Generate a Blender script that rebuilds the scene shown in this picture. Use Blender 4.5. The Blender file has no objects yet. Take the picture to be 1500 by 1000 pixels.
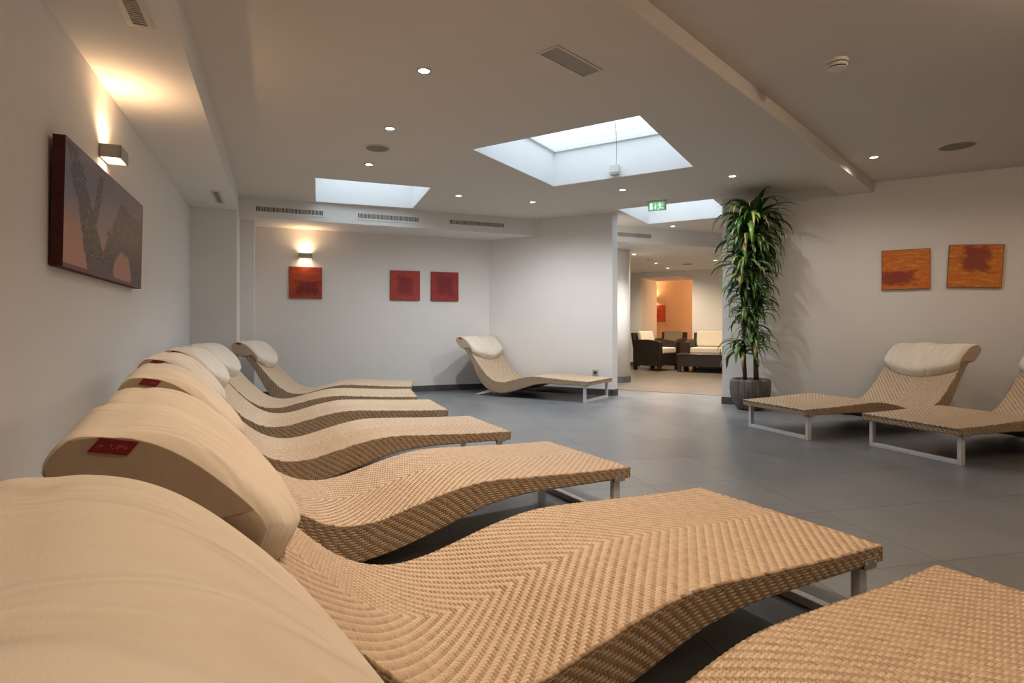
import bpy, bmesh, math, random
import numpy as np
from mathutils import Vector, Matrix, geometry

random.seed(7)
C = bpy.context.scene.collection
PI = math.pi
CEIL = 2.485          # main ceiling height
LOW = 2.25            # soffits and the lounge ceiling
CAMZ = 0.92


# ------------------------------------------------------------------ materials
def lin(r, g, b):
    f = lambda c: (c / 255 / 12.92) if c / 255 <= 0.04045 else ((c / 255 + 0.055) / 1.055) ** 2.4
    return (f(r), f(g), f(b), 1.0)


class NT:
    """small helper for node materials"""
    def __init__(self, name):
        self.m = bpy.data.materials.new(name)
        self.m.use_nodes = True
        self.t = self.m.node_tree
        self.n = self.t.nodes
        self.b = self.n['Principled BSDF']
        self.out = self.n['Material Output']

    def add(self, kind, **kw):
        n = self.n.new(kind)
        for k, v in kw.items():
            setattr(n, k, v)
        return n

    def link(self, a, b):
        self.t.links.new(a, b)

    def val(self, sock, v):
        self.b.inputs[sock].default_value = v

    def coords(self, kind='Object'):
        return self.add('ShaderNodeTexCoord').outputs[kind]

    def noise(self, vec, scale, detail=4, rough=0.55, dist=0.0):
        n = self.add('ShaderNodeTexNoise')
        n.inputs['Scale'].default_value = scale
        n.inputs['Detail'].default_value = detail
        n.inputs['Roughness'].default_value = rough
        n.inputs['Distortion'].default_value = dist
        self.link(vec, n.inputs['Vector'])
        return n.outputs['Fac']

    def mapping(self, vec, scale=(1, 1, 1), loc=(0, 0, 0), rot=(0, 0, 0)):
        n = self.add('ShaderNodeMapping')
        n.inputs['Scale'].default_value = scale
        n.inputs['Location'].default_value = loc
        n.inputs['Rotation'].default_value = rot
        self.link(vec, n.inputs['Vector'])
        return n.outputs['Vector']

    def ramp(self, fac, stops, interp='LINEAR'):
        n = self.add('ShaderNodeValToRGB')
        n.color_ramp.interpolation = interp
        e = n.color_ramp.elements
        e[0].position, e[0].color = stops[0]
        e[1].position, e[1].color = stops[-1]
        for p, c in stops[1:-1]:
            x = e.new(p)
            x.color = c
        self.link(fac, n.inputs['Fac'])
        return n.outputs['Color']

    def math(self, op, a, b=None, c=None, clamp=False):
        n = self.add('ShaderNodeMath', operation=op, use_clamp=clamp)
        for i, x in enumerate((a, b, c)):
            if x is None:
                continue
            if isinstance(x, (int, float)):
                n.inputs[i].default_value = x
            else:
                self.link(x, n.inputs[i])
        return n.outputs[0]

    def mix(self, fac, a, b):
        n = self.add('ShaderNodeMix', data_type='RGBA')
        for i, x in ((0, fac), (6, a), (7, b)):
            if isinstance(x, (int, float, tuple)):
                n.inputs[i].default_value = x
            else:
                self.link(x, n.inputs[i])
        return n.outputs[2]

    def bump(self, h, strength=0.2, dist=0.01):
        n = self.add('ShaderNodeBump')
        n.inputs['Strength'].default_value = strength
        n.inputs['Distance'].default_value = dist
        self.link(h, n.inputs['Height'])
        self.link(n.outputs['Normal'], self.b.inputs['Normal'])


def simple(name, col, rough=0.5, metal=0.0, var=0.06, scale=30, bump=0.0):
    k = NT(name)
    co = k.coords()
    f = k.noise(co, scale)
    a = tuple(max(0, c * (1 - var)) for c in col[:3]) + (1,)
    b = tuple(min(1, c * (1 + var)) for c in col[:3]) + (1,)
    k.link(k.ramp(f, [(0.3, a), (0.7, b)]), k.b.inputs['Base Color'])
    k.val('Roughness', rough)
    k.val('Metallic', metal)
    if bump:
        k.bump(f, bump, 0.004)
    return k.m


def emitter(name, col, strength):
    k = NT(name)
    k.val('Base Color', (0.9, 0.9, 0.9, 1))
    k.val('Emission Color', col)
    k.val('Emission Strength', strength)
    return k.m


M = {}
M['paint'] = simple('white_wall_paint', (0.80, 0.79, 0.775, 1), 0.75, var=0.012, scale=3)
M['ceiling'] = simple('white_ceiling_paint', (0.70, 0.665, 0.62, 1), 0.85, var=0.01, scale=2)
M['shaft'] = simple('bright_white_paint', (0.88, 0.89, 0.9, 1), 0.7, var=0.005, scale=4)
M['base'] = simple('dark_grey_stone_skirting', (0.085, 0.083, 0.082, 1), 0.5, var=0.2, scale=14)
M['metal'] = simple('brushed_light_metal', (0.78, 0.78, 0.79, 1), 0.4, 0.1, 0.05, 60)
M['alu_paint'] = simple('grey_lacquered_metal', (0.42, 0.41, 0.39, 1), 0.45, 0.2, 0.04, 50)
M['sconce'] = simple('satin_aluminium', (0.40, 0.37, 0.33, 1), 0.4, 0.5, 0.05, 50)
M['dark'] = simple('near_black', (0.015, 0.013, 0.012, 1), 0.8, 0, 0.2, 30)  # near black; also stands in for shade in vent slots and the socket
M['white_plastic'] = simple('white_plastic', (0.75, 0.74, 0.72, 1), 0.4, 0, 0.01, 20)
M['vent_frame'] = simple('cream_vent_metal', (0.66, 0.62, 0.56, 1), 0.45, 0.1, 0.03, 30)
M['speaker'] = simple('grey_speaker_mesh', (0.24, 0.22, 0.19, 1), 0.7, 0, 0.12, 260)
M['panel_mesh'] = simple('perforated_grey_panel', (0.34, 0.32, 0.28, 1), 0.6, 0.1, 0.10, 160)
M['chrome'] = simple('chrome_ring', (0.55, 0.53, 0.5, 1), 0.2, 0.9, 0.03, 40)
M['soil'] = simple('potting_soil', (0.03, 0.022, 0.016, 1), 0.95, 0, 0.4, 60, 0.6)
M['cane'] = simple('brown_cane_bark', (0.085, 0.06, 0.038, 1), 0.8, 0, 0.4, 50, 0.4)
M['rattan_dark'] = simple('dark_brown_woven_rattan', (0.022, 0.014, 0.010, 1), 0.55, 0, 0.4, 110, 0.5)
M['cream_fabric'] = simple('cream_upholstery', (0.72, 0.66, 0.55, 1), 0.9, 0, 0.05, 40, 0.1)
M['olive_fabric'] = simple('olive_beige_upholstery', (0.36, 0.30, 0.20, 1), 0.9, 0, 0.06, 40, 0.1)
M['table_top'] = simple('dark_glass_top', (0.10, 0.09, 0.08, 1), 0.12, 0, 0.05, 20)
M['rubber'] = simple('black_rubber', (0.02, 0.02, 0.02, 1), 0.7, 0, 0.1, 30)
M['cable'] = simple('grey_cable', (0.12, 0.12, 0.12, 1), 0.5, 0, 0.1, 30)
M['peach'] = simple('apricot_wall_paint', (0.66, 0.46, 0.30, 1), 0.8, 0, 0.02, 3)
M['socket'] = simple('socket_plate', (0.50, 0.49, 0.47, 1), 0.4, 0.2, 0.03, 30)
M['lens'] = emitter('lit_downlight_lens', (1.0, 0.93, 0.82, 1), 9.0)
M['lens_warm'] = emitter('lit_warm_lens', (1.0, 0.80, 0.55, 1), 5.0)
M['exit_green'] = emitter('lit_green_sign', (0.004, 0.40, 0.14, 1), 0.75)
M['exit_white'] = emitter('lit_white_pictogram', (0.72, 1.0, 0.84, 1), 0.75)


def mat_floor(name, c0, c1, rough):
    k = NT(name)
    co = k.coords()
    # square stone tiles, rows turned 13 degrees off the room
    a = math.radians(13.16)
    mp = k.mapping(co, rot=(0, 0, -a))
    sep = k.add('ShaderNodeSeparateXYZ')
    k.link(mp, sep.inputs[0])
    ax = k.math('DIVIDE', k.math('SUBTRACT', sep.outputs[0], 2.17), 0.615)
    ay = k.math('DIVIDE', k.math('SUBTRACT', sep.outputs[1], 1.845), 0.637)
    fx = k.math('ABSOLUTE', k.math('SUBTRACT', k.math('FRACT', ax), 0.5))
    fy = k.math('ABSOLUTE', k.math('SUBTRACT', k.math('FRACT', ay), 0.5))
    mx = k.math('MAXIMUM', fx, fy)
    joint = k.math('GREATER_THAN', mx, 0.4955)
    cmb = k.add('ShaderNodeCombineXYZ')
    k.link(k.math('FLOOR', ax), cmb.inputs[0])
    k.link(k.math('FLOOR', ay), cmb.inputs[1])
    wn = k.add('ShaderNodeTexWhiteNoise')
    k.link(cmb.outputs[0], wn.inputs['Vector'])
    cloud = k.noise(co, 2.3, 6, 0.62, 0.4)
    fine = k.noise(co, 26, 5, 0.6)
    scr = k.noise(k.mapping(co, scale=(3, 40, 1), rot=(0, 0, 0.5)), 2.0, 4, 0.6)
    f = k.math('ADD', k.math('MULTIPLY', cloud, 0.55),
               k.math('ADD', k.math('MULTIPLY', fine, 0.25), k.math('MULTIPLY', wn.outputs['Value'], 0.16)))
    f = k.math('ADD', f, k.math('MULTIPLY', scr, 0.08))
    col = k.ramp(f, [(0.3, c0), (0.72, c1)])
    col = k.mix(joint, col, (c0[0] * 0.60, c0[1] * 0.60, c0[2] * 0.60, 1))
    k.link(col, k.b.inputs['Base Color'])
    k.link(k.math('ADD', k.math('MULTIPLY', cloud, 0.14), rough - 0.07), k.b.inputs['Roughness'])
    k.bump(k.math('SUBTRACT', k.math('MULTIPLY', fine, 0.15), joint), 0.25, 0.002)
    return k.m


M['floor'] = mat_floor('grey_stone_tiles', (0.132, 0.146, 0.160, 1), (0.225, 0.243, 0.262, 1), 0.33)
M['floor_lounge'] = mat_floor('beige_stone_tiles', (0.14, 0.118, 0.095, 1), (0.22, 0.19, 0.155, 1), 0.34)


def mat_wicker(name, shade=1.0):
    k = NT(name)
    at = k.add('ShaderNodeAttribute', attribute_name='strand')
    co = k.coords()
    grain = k.noise(co, 240, 3, 0.6)
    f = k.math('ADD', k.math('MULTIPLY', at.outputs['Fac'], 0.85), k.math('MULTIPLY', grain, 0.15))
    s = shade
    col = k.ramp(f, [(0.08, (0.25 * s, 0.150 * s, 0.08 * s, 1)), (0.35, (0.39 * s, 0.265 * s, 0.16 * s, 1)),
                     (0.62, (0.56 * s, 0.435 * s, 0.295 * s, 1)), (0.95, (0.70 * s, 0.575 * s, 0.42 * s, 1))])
    k.link(col, k.b.inputs['Base Color'])
    k.val('Roughness', 0.36)
    return k.m


M['wicker'] = mat_wicker('tan_woven_wicker')
M['braid'] = mat_wicker('tan_wicker_braid', 0.9)
M['wicker_under'] = simple('brown_wicker_underside', (0.26, 0.15, 0.075, 1), 0.6, 0, 0.3, 90, 0.4)


def mat_cushion():
    k = NT('cream_cushion_cotton')
    co = k.coords()
    weave = k.noise(co, 420, 2)
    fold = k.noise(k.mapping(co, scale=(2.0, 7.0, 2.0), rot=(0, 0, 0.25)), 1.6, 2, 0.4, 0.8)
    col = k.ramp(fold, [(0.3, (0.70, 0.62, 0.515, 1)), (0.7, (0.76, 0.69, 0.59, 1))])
    k.link(col, k.b.inputs['Base Color'])
    k.val('Roughness', 0.9)
    k.val('Sheen Weight', 0.15)
    k.bump(k.math('ADD', k.math('MULTIPLY', weave, 0.012), fold), 1.0, 0.035)
    return k.m


M['cushion'] = mat_cushion()
M['gusset'] = simple('shaded_cushion_side', (0.60, 0.47, 0.34, 1), 0.9, 0, 0.06, 40, 0.1)  # cover cloth made darker: the shade on the side put into colour


def mat_tag():
    k = NT('red_label_cloth')
    co = k.coords()
    n = k.noise(k.mapping(co, scale=(160, 160, 160)), 1.0, 2)
    sep = k.add('ShaderNodeSeparateXYZ')
    k.link(k.coords('UV'), sep.inputs[0])
    band = k.math('LESS_THAN', k.math('ABSOLUTE', k.math('SUBTRACT', sep.outputs[1], 0.5)), 0.16)
    inx = k.math('LESS_THAN', k.math('ABSOLUTE', k.math('SUBTRACT', sep.outputs[0], 0.5)), 0.36)
    f = k.math('MULTIPLY', k.math('MULTIPLY', band, inx), k.math('GREATER_THAN', n, 0.5))
    k.link(k.mix(f, (0.27, 0.012, 0.022, 1), (0.42, 0.12, 0.10, 1)), k.b.inputs['Base Color'])
    k.val('Roughness', 0.7)
    return k.m


M['tag'] = mat_tag()


def mat_art(name, base, stain, light, stain_at, stain_size, seed, edge):
    """abstract square canvas; generated coordinates on the face (x across, z up)"""
    k = NT(name)
    g = k.coords('UV')
    mp = k.mapping(g, loc=(seed, seed * 0.37, 0))
    big = k.noise(mp, 3.0, 7, 0.65, 1.2)
    streak = k.noise(k.mapping(mp, scale=(1.2, 6, 1)), 3.2, 6, 0.65, 0.8)
    fine = k.noise(mp, 26, 5, 0.7)
    sep = k.add('ShaderNodeSeparateXYZ')
    k.link(g, sep.inputs[0])
    dx = k.math('DIVIDE', k.math('SUBTRACT', sep.outputs[0], stain_at[0]), stain_size[0])
    dy = k.math('DIVIDE', k.math('SUBTRACT', sep.outputs[1], stain_at[1]), stain_size[1])
    # squarish blot
    d = k.math('MAXIMUM', k.math('ABSOLUTE', dx), k.math('ABSOLUTE', dy))
    d = k.math('ADD', d, k.math('MULTIPLY', k.math('SUBTRACT', big, 0.5), 1.5))
    d = k.math('ADD', d, k.math('MULTIPLY', k.math('SUBTRACT', fine, 0.5), 0.5))
    blot = k.ramp(d, [(0.62, (1, 1, 1, 1)), (1.0, (0, 0, 0, 1))])
    hi = k.ramp(k.math('ADD', k.math('MULTIPLY', streak, 0.65), k.math('MULTIPLY', fine, 0.35)),
                [(0.47, (0, 0, 0, 1)), (0.66, (1, 1, 1, 1))])
    col = k.mix(hi, base, light)
    col = k.mix(k.math('MULTIPLY', blot, 0.9), col, stain)
    ex = k.math('ABSOLUTE', k.math('SUBTRACT', sep.outputs[0], 0.5))
    ey = k.math('ABSOLUTE', k.math('SUBTRACT', sep.outputs[1], 0.5))
    e = k.math('GREATER_THAN', k.math('MAXIMUM', ex, ey), 0.488)
    col = k.mix(e, col, edge)
    k.link(col, k.b.inputs['Base Color'])
    k.val('Roughness', 0.6)
    k.bump(fine, 0.15, 0.003)
    return k.m


M['art_orange_low'] = mat_art('orange_canvas_low_red_band', lin(204, 106, 36), lin(138, 52, 42), lin(230, 156, 60), (0.34, 0.28), (0.46, 0.22), 2.3, lin(120, 70, 34))
M['art_orange_blot'] = mat_art('orange_canvas_red_blot', lin(200, 106, 36), lin(136, 52, 46), lin(232, 168, 72), (0.52, 0.68), (0.30, 0.36), 5.1, lin(120, 66, 32))
M['art_lit'] = mat_art('red_orange_canvas', lin(166, 58, 32), lin(116, 30, 30), lin(184, 96, 46), (0.55, 0.34), (0.42, 0.26), 8.7, lin(110, 46, 30))
M['art_red'] = mat_art('crimson_canvas', lin(164, 46, 42), lin(126, 32, 38), lin(186, 84, 58), (0.5, 0.5), (0.30, 0.36), 11.9, lin(104, 34, 32))
M['art_dark'] = mat_art('dark_crimson_canvas', lin(156, 42, 42), lin(122, 30, 38), lin(176, 66, 54), (0.5, 0.55), (0.36, 0.40), 15.2, lin(100, 30, 32))
M['art_far'] = mat_art('orange_red_canvas', lin(176, 60, 34), lin(140, 40, 30), lin(190, 90, 50), (0.5, 0.5), (0.3, 0.3), 21.0, lin(120, 50, 30))
M['canvas_side'] = simple('canvas_side', lin(110, 52, 34), 0.8, 0, 0.2, 40)


def mat_landscape():
    """mauve and copper abstract with dark speckled branching shapes"""
    k = NT('mauve_copper_canvas')
    g = k.coords('UV')
    sep = k.add('ShaderNodeSeparateXYZ')
    k.link(g, sep.inputs[0])
    x, y = sep.outputs[0], sep.outputs[1]
    # two canvases wide: work in metres
    mp = k.mapping(g, scale=(2.8, 1, 1), loc=(3.1, 0.4, 0))
    big = k.noise(mp, 2.2, 6, 0.6, 0.6)
    fine = k.noise(mp, 34, 6, 0.75)
    vor = k.add('ShaderNodeTexVoronoi', feature='F1')
    vor.inputs['Scale'].default_value = 58
    k.link(mp, vor.inputs['Vector'])
    t = k.math('ADD', y, k.math('MULTIPLY', k.math('SUBTRACT', big, 0.5), 0.5))
    back = k.ramp(t, [(0.05, lin(184, 128, 100)), (0.33, lin(166, 122, 106)), (0.52, lin(130, 112, 118)),
                      (0.8, lin(104, 98, 112)), (1.0, lin(116, 94, 100))])
    wob = k.math('MULTIPLY', k.math('SUBTRACT', big, 0.5), 0.34)
    wob2 = k.math('MULTIPLY', k.math('SUBTRACT', fine, 0.5), 0.10)

    def trunk(x0, slope, w0, wslope, lo, hi):
        c = k.math('ADD', k.math('MULTIPLY', y, slope), x0)
        d = k.math('ABSOLUTE', k.math('ADD', k.math('SUBTRACT', x, c), k.math('ADD', wob2, k.math('MULTIPLY', wob, 0.35))))
        w = k.math('ADD', k.math('MULTIPLY', y, wslope), w0)
        return k.math('MULTIPLY', k.math('LESS_THAN', d, w),
                      k.math('MULTIPLY', k.math('GREATER_THAN', y, lo), k.math('LESS_THAN', y, hi)))
    m = trunk(0.37, -0.32, 0.13, -0.095, -1, 0.97)
    m = k.math('MAXIMUM', m, trunk(0.62, 0.05, 0.30, -0.30, -1, 0.82))
    m = k.math('MAXIMUM', m, trunk(0.84, -0.06, 0.17, -0.08, -1, 0.78))
    m = k.math('MAXIMUM', m, trunk(0.20, 0.18, 0.035, -0.01, 0.45, 0.92))
    pt = k.math('ADD', k.math('MULTIPLY', big, 1.1), k.math('MULTIPLY', k.math('SUBTRACT', x, 0.5), 0.75))
    pt = k.math('SUBTRACT', pt, k.math('MULTIPLY', k.math('MAXIMUM', k.math('SUBTRACT', y, 0.62), 0.0), 1.3))
    m = k.math('MAXIMUM', m, k.math('GREATER_THAN', k.math('ADD', pt, wob2), 0.62))
    # bare copper clearing low between the shapes
    dx = k.math('DIVIDE', k.math('SUBTRACT', x, 0.66), 0.15)
    dy = k.math('DIVIDE', k.math('SUBTRACT', y, 0.14), 0.22)
    dd = k.math('ADD', k.math('ADD', k.math('MULTIPLY', dx, dx), k.math('MULTIPLY', dy, dy)),
                k.math('ADD', k.math('MULTIPLY', wob, 5.0), k.math('MULTIPLY', wob2, 12)))
    clear = k.math('LESS_THAN', dd, 0.8)
    speck = k.ramp(k.math('ADD', k.math('MULTIPLY', fine, 0.6), k.math('MULTIPLY', vor.outputs['Distance'], 0.55)),
                   [(0.50, lin(30, 21, 23)), (0.66, lin(64, 46, 46)), (0.86, lin(168, 126, 108))])
    col = k.mix(k.math('MULTIPLY', m, k.math('SUBTRACT', 1.0, clear)), back, speck)
    col = k.mix(k.math('LESS_THAN', y, 0.035), col, lin(92, 46, 38))
    k.link(col, k.b.inputs['Base Color'])
    k.val('Roughness', 0.38)
    k.bump(fine, 0.2, 0.003)
    return k.m


M['art_large'] = mat_landscape()
M['art_large_side'] = simple('dark_red_canvas_side', lin(74, 22, 22), 0.7, 0, 0.35, 40)


def mat_pot():
    k = NT('ribbed_grey_clay')
    co = k.coords()
    n = k.noise(k.mapping(co, scale=(1, 1, 0.25)), 30, 5, 0.6)
    k.link(k.ramp(n, [(0.3, (0.075, 0.066, 0.058, 1)), (0.7, (0.18, 0.165, 0.15, 1))]), k.b.inputs['Base Color'])
    k.val('Roughness', 0.75)
    k.bump(n, 0.4, 0.004)
    return k.m


M['pot'] = mat_pot()


def mat_leaf():
    k = NT('green_strap_leaf')
    at = k.add('ShaderNodeAttribute', attribute_name='tone')
    f = at.outputs['Fac']
    col = k.ramp(f, [(0.0, (0.020, 0.060, 0.014, 1)), (0.45, (0.050, 0.140, 0.024, 1)), (0.80, (0.14, 0.27, 0.06, 1)),
                     (0.88, (0.30, 0.30, 0.10, 1)), (1.0, (0.30, 0.14, 0.07, 1))])
    k.link(col, k.b.inputs['Base Color'])
    k.val('Roughness', 0.32)
    return k.m


M['leaf'] = mat_leaf()


def mat_pane():
    k = NT('clear_skylight_glass')
    k.n.remove(k.b)
    tr = k.add('ShaderNodeBsdfTransparent')
    tr.inputs[0].default_value = (0.93, 0.95, 0.96, 1)
    gl = k.add('ShaderNodeBsdfGlossy')
    gl.inputs['Roughness'].default_value = 0.05
    mx = k.add('ShaderNodeMixShader')
    mx.inputs[0].default_value = 0.05
    k.link(tr.outputs[0], mx.inputs[1])
    k.link(gl.outputs[0], mx.inputs[2])
    k.link(mx.outputs[0], k.out.inputs['Surface'])
    return k.m


M['pane'] = mat_pane()


# ------------------------------------------------------------------ mesh helpers
class MB:
    def __init__(self):
        self.v, self.f, self.mi, self.uv = [], [], [], {}

    def quad(self, pts, mi=0, uv=None):
        i = len(self.v)
        self.v += [tuple(p) for p in pts]
        self.f.append(tuple(range(i, i + len(pts))))
        self.mi.append(mi)
        if uv:
            self.uv[len(self.f) - 1] = uv

    def box(self, x0, x1, y0, y1, z0, z1, mi=0, mat=None):
        p = [Vector((x, y, z)) for z in (z0, z1) for y in (y0, y1) for x in (x0, x1)]
        if mat is not None:
            p = [mat @ q for q in p]
        i = len(self.v)
        self.v += [tuple(q) for q in p]
        for f in ((0, 2, 3, 1), (4, 5, 7, 6), (0, 1, 5, 4), (1, 3, 7, 5), (3, 2, 6, 7), (2, 0, 4, 6)):
            self.f.append(tuple(i + k for k in f))
            self.mi.append(mi)

    def prism(self, poly, z0, z1, mi=0, caps=True):
        """vertical prism over a counter-clockwise (x, y) polygon"""
        n = len(poly)
        i = len(self.v)
        self.v += [(p[0], p[1], z0) for p in poly] + [(p[0], p[1], z1) for p in poly]
        for k in range(n):
            j = (k + 1) % n
            self.f.append((i + k, i + j, i + n + j, i + n + k))
            self.mi.append(mi)
        if caps:
            self.f.append(tuple(i + k for k in reversed(range(n))))
            self.f.append(tuple(i + n + k for k in range(n)))
            self.mi += [mi, mi]

    def tube(self, pts, r, seg=8, mi=0, cap=True):
        pts = [Vector(p) for p in pts]
        n = len(pts)
        rr = r if isinstance(r, (list, tuple)) else [r] * n
        i0 = len(self.v)
        up = Vector((0, 0, 1))
        for k, p in enumerate(pts):
            d = (pts[min(k + 1, n - 1)] - pts[max(k - 1, 0)]).normalized()
            a = d.cross(up)
            if a.length < 1e-3:
                a = d.cross(Vector((1, 0, 0)))
            a.normalize()
            b = d.cross(a)
            for s in range(seg):
                t = 2 * PI * s / seg
                self.v.append(tuple(p + rr[k] * (math.cos(t) * a + math.sin(t) * b)))
        for k in range(n - 1):
            for s in range(seg):
                s2 = (s + 1) % seg
                self.f.append((i0 + k * seg + s, i0 + k * seg + s2, i0 + (k + 1) * seg + s2, i0 + (k + 1) * seg + s))
                self.mi.append(mi)
        if cap:
            self.f.append(tuple(i0 + s for s in range(seg)))
            self.f.append(tuple(i0 + (n - 1) * seg + s for s in reversed(range(seg))))
            self.mi += [mi, mi]

    def lathe(self, prof, seg=32, mi=0, rib=None):
        """prof: (r, z) list, turned about the z axis"""
        i0 = len(self.v)
        n = len(prof)
        for (r, z) in prof:
            for s in range(seg):
                t = 2 * PI * s / seg
                q = r * (1 + (rib(s, z) if rib else 0))
                self.v.append((q * math.cos(t), q * math.sin(t), z))
        for k in range(n - 1):
            for s in range(seg):
                s2 = (s + 1) % seg
                self.f.append((i0 + k * seg + s, i0 + k * seg + s2, i0 + (k + 1) * seg + s2, i0 + (k + 1) * seg + s))
                self.mi.append(mi)
        self.f.append(tuple(i0 + s for s in reversed(range(seg))))
        self.f.append(tuple(i0 + (n - 1) * seg + s for s in range(seg)))
        self.mi += [mi, mi]

    def mesh(self, name, mats, smooth=False):
        me = bpy.data.meshes.new(name)
        me.from_pydata(self.v, [], self.f)
        for m in (mats if isinstance(mats, (list, tuple)) else [mats]):
            me.materials.append(m)
        me.polygons.foreach_set('material_index', self.mi)
        if self.uv:
            l = me.uv_layers.new(name='UVMap')
            for fi, uv in self.uv.items():
                for li, c in zip(me.polygons[fi].loop_indices, uv):
                    l.data[li].uv = c
        if smooth:
            me.polygons.foreach_set('use_smooth', [True] * len(me.polygons))
        me.update()
        bm = bmesh.new()
        bm.from_mesh(me)
        bmesh.ops.recalc_face_normals(bm, faces=bm.faces)
        bm.to_mesh(me)
        bm.free()
        return me


def link(o, parent=None):
    C.objects.link(o)
    if parent is not None:
        o.parent = parent
    return o


def obj(name, mb, mats, parent=None, smooth=False, bevel=0.0, seg=2):
    me = mb.mesh(name, mats, smooth) if isinstance(mb, MB) else mb
    o = link(bpy.data.objects.new(name, me), parent)
    if bevel:
        b = o.modifiers.new('bevel', 'BEVEL')
        b.width, b.segments, b.limit_method = bevel, seg, 'ANGLE'
    return o


def tag(o, label, cat, group=None):
    o['label'], o['category'] = label, cat
    if group:
        o['group'] = group
    return o


def thing(name, label, cat, loc=(0, 0, 0), rz=0.0, group=None):
    o = link(bpy.data.objects.new(name, None))
    o.empty_display_size = 0.1
    o.location = loc
    o.rotation_euler = (0, 0, rz)
    return tag(o, label, cat, group)


def struct(name, mb, mats, **kw):
    o = obj(name, mb, mats, **kw)
    o['kind'] = 'structure'
    return o


def dup(root, loc, rz, label, group=None):
    r = root.copy()
    C.objects.link(r)
    r.location, r.rotation_euler = loc, (0, 0, rz)
    r['label'] = label
    if group:
        r['group'] = group
    for ch in list(root.children):
        c = ch.copy()
        C.objects.link(c)
        c.parent = r
        for g in list(ch.children):
            d = g.copy()
            C.objects.link(d)
            d.parent = c
    return r


# ------------------------------------------------------------------ the room
U = Vector((-0.3769, 0.9263))       # along the left wall, away from the camera
V = Vector((0.9263, 0.3769))        # across the room
R1 = Vector((0.8544, -0.5196))      # along the right wall, towards the camera
R2 = Vector((0.5196, 0.8544))       # away through the right wall


def W(u, v):
    return tuple(U * u + V * v)


def line(p, d, t):
    return (p[0] + d[0] * t, p[1] + d[1] * t)


Q0 = (2.559, 7.07)                  # free end of the right wall
P0, P1, P2 = (-0.348, 8.82), (1.364, 7.89), (1.443, 7.955)   # partition
RW = line(Q0, R1, 8.3)              # far right end of the right wall

# floor in two parts, parted by the dark threshold strip
TH = (1.57, 8.67)
T0, T1 = line(TH, R1, -9), line(TH, R1, 14)
mb = MB()
mb.prism([T0, (-9, -5), (14, -5), T1], -0.1, 0.0)
struct('floor', mb, M['floor'])
mb = MB()
mb.prism([line(T0, R2, 0.032), line(T1, R2, 0.032), (16, 22), (-9, 22)], -0.1, 0.0)
struct('floor_lounge', mb, M['floor_lounge'])
mb = MB()
a, b = line(TH, R1, -0.15), line(TH, R1, 1.62)
mb.prism([T0, T1, line(T1, R2, 0.032), line(T0, R2, 0.032)], -0.1, 0.001)
struct('trim_6', mb, M['dark'])

# ceiling with three skylight openings
SKY = [
    [(-0.347, 5.094), (0.941, 4.286), (1.759, 5.639), (0.464, 6.426)],
    [(-2.051, 6.061), (-0.906, 6.482), (-1.300, 7.600), (-2.430, 7.200)],
    [(1.399, 7.672), (2.439, 7.052), (3.096, 8.129), (2.056, 8.749)],
]
outer = [(-9, -5), (16, -5), (16, 22), (-9, 22)]
loops = [[Vector((p[0], p[1], 0)) for p in outer]] + [[Vector((p[0], p[1], 0)) for p in s] for s in SKY]
tri = geometry.tessellate_polygon(loops)
flat = [p for l in loops for p in l]
mb = MB()
mb.v = [(p.x, p.y, CEIL) for p in flat]
mb.f = [tuple(t) for t in tri]
mb.mi = [0] * len(mb.f)
me = bpy.data.meshes.new('ceiling')
me.from_pydata(mb.v, [], mb.f)
me.materials.append(M['ceiling'])
bm = bmesh.new()
bm.from_mesh(me)
r = bmesh.ops.extrude_face_region(bm, geom=bm.faces[:])
bmesh.ops.translate(bm, vec=(0, 0, 0.004), verts=[e for e in r['geom'] if isinstance(e, bmesh.types.BMVert)])
bmesh.ops.recalc_face_normals(bm, faces=bm.faces)
bm.to_mesh(me)
bm.free()
struct('ceiling', me, None)


def offset_poly(poly, d):
    c = Vector((sum(p[0] for p in poly) / len(poly), sum(p[1] for p in poly) / len(poly)))
    return [tuple(Vector(p) + (Vector(p) - c).normalized() * d) for p in poly]


for i, s in enumerate(SKY):
    top = CEIL + 0.37
    mb = MB()
    o1 = offset_poly(s, 0.10)
    for k in range(4):
        a, b = s[k], s[(k + 1) % 4]
        c, d = o1[(k + 1) % 4], o1[k]
        mb.prism([a, b, c, d], CEIL + 0.0045, top)
    # narrow glazing frame on top of the shaft
    inn = offset_poly(s, -0.045)
    out = offset_poly(s, 0.10)
    for k in range(4):
        mb.prism([inn[k], inn[(k + 1) % 4], out[(k + 1) % 4], out[k]], top, top + 0.03)
    w = struct('window_%d' % (i + 1), mb, M['shaft'])
    w['label'] = ['large skylight in the middle of the ceiling', 'skylight at the back by the wall vents',
                  'skylight beyond the exit sign'][i]
    mb = MB()
    mb.prism(offset_poly(s, -0.02), top + 0.03, top + 0.04)
    obj('pane', mb, M['pane'], w)
    # dome kerb outside, keeps the glass recessed below the sky
    mb = MB()
    for k in range(4):
        mb.prism([s[k], s[(k + 1) % 4], o1[(k + 1) % 4], o1[k]], top + 0.045, top + 0.12)
    obj('kerb', mb, M['shaft'], w)


def wallbox(name, a, b, thick, z0=0.0, z1=CEIL, mat='paint'):
    """wall whose inner face runs from a to b; thickness to the right of that direction"""
    a, b = Vector(a), Vector(b)
    d = (b - a).normalized()
    n = Vector((d.y, -d.x)) * thick
    mb = MB()
    mb.prism([tuple(a), tuple(a + n), tuple(b + n), tuple(b)], z0, z1)
    return struct(name, mb, M[mat])


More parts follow.
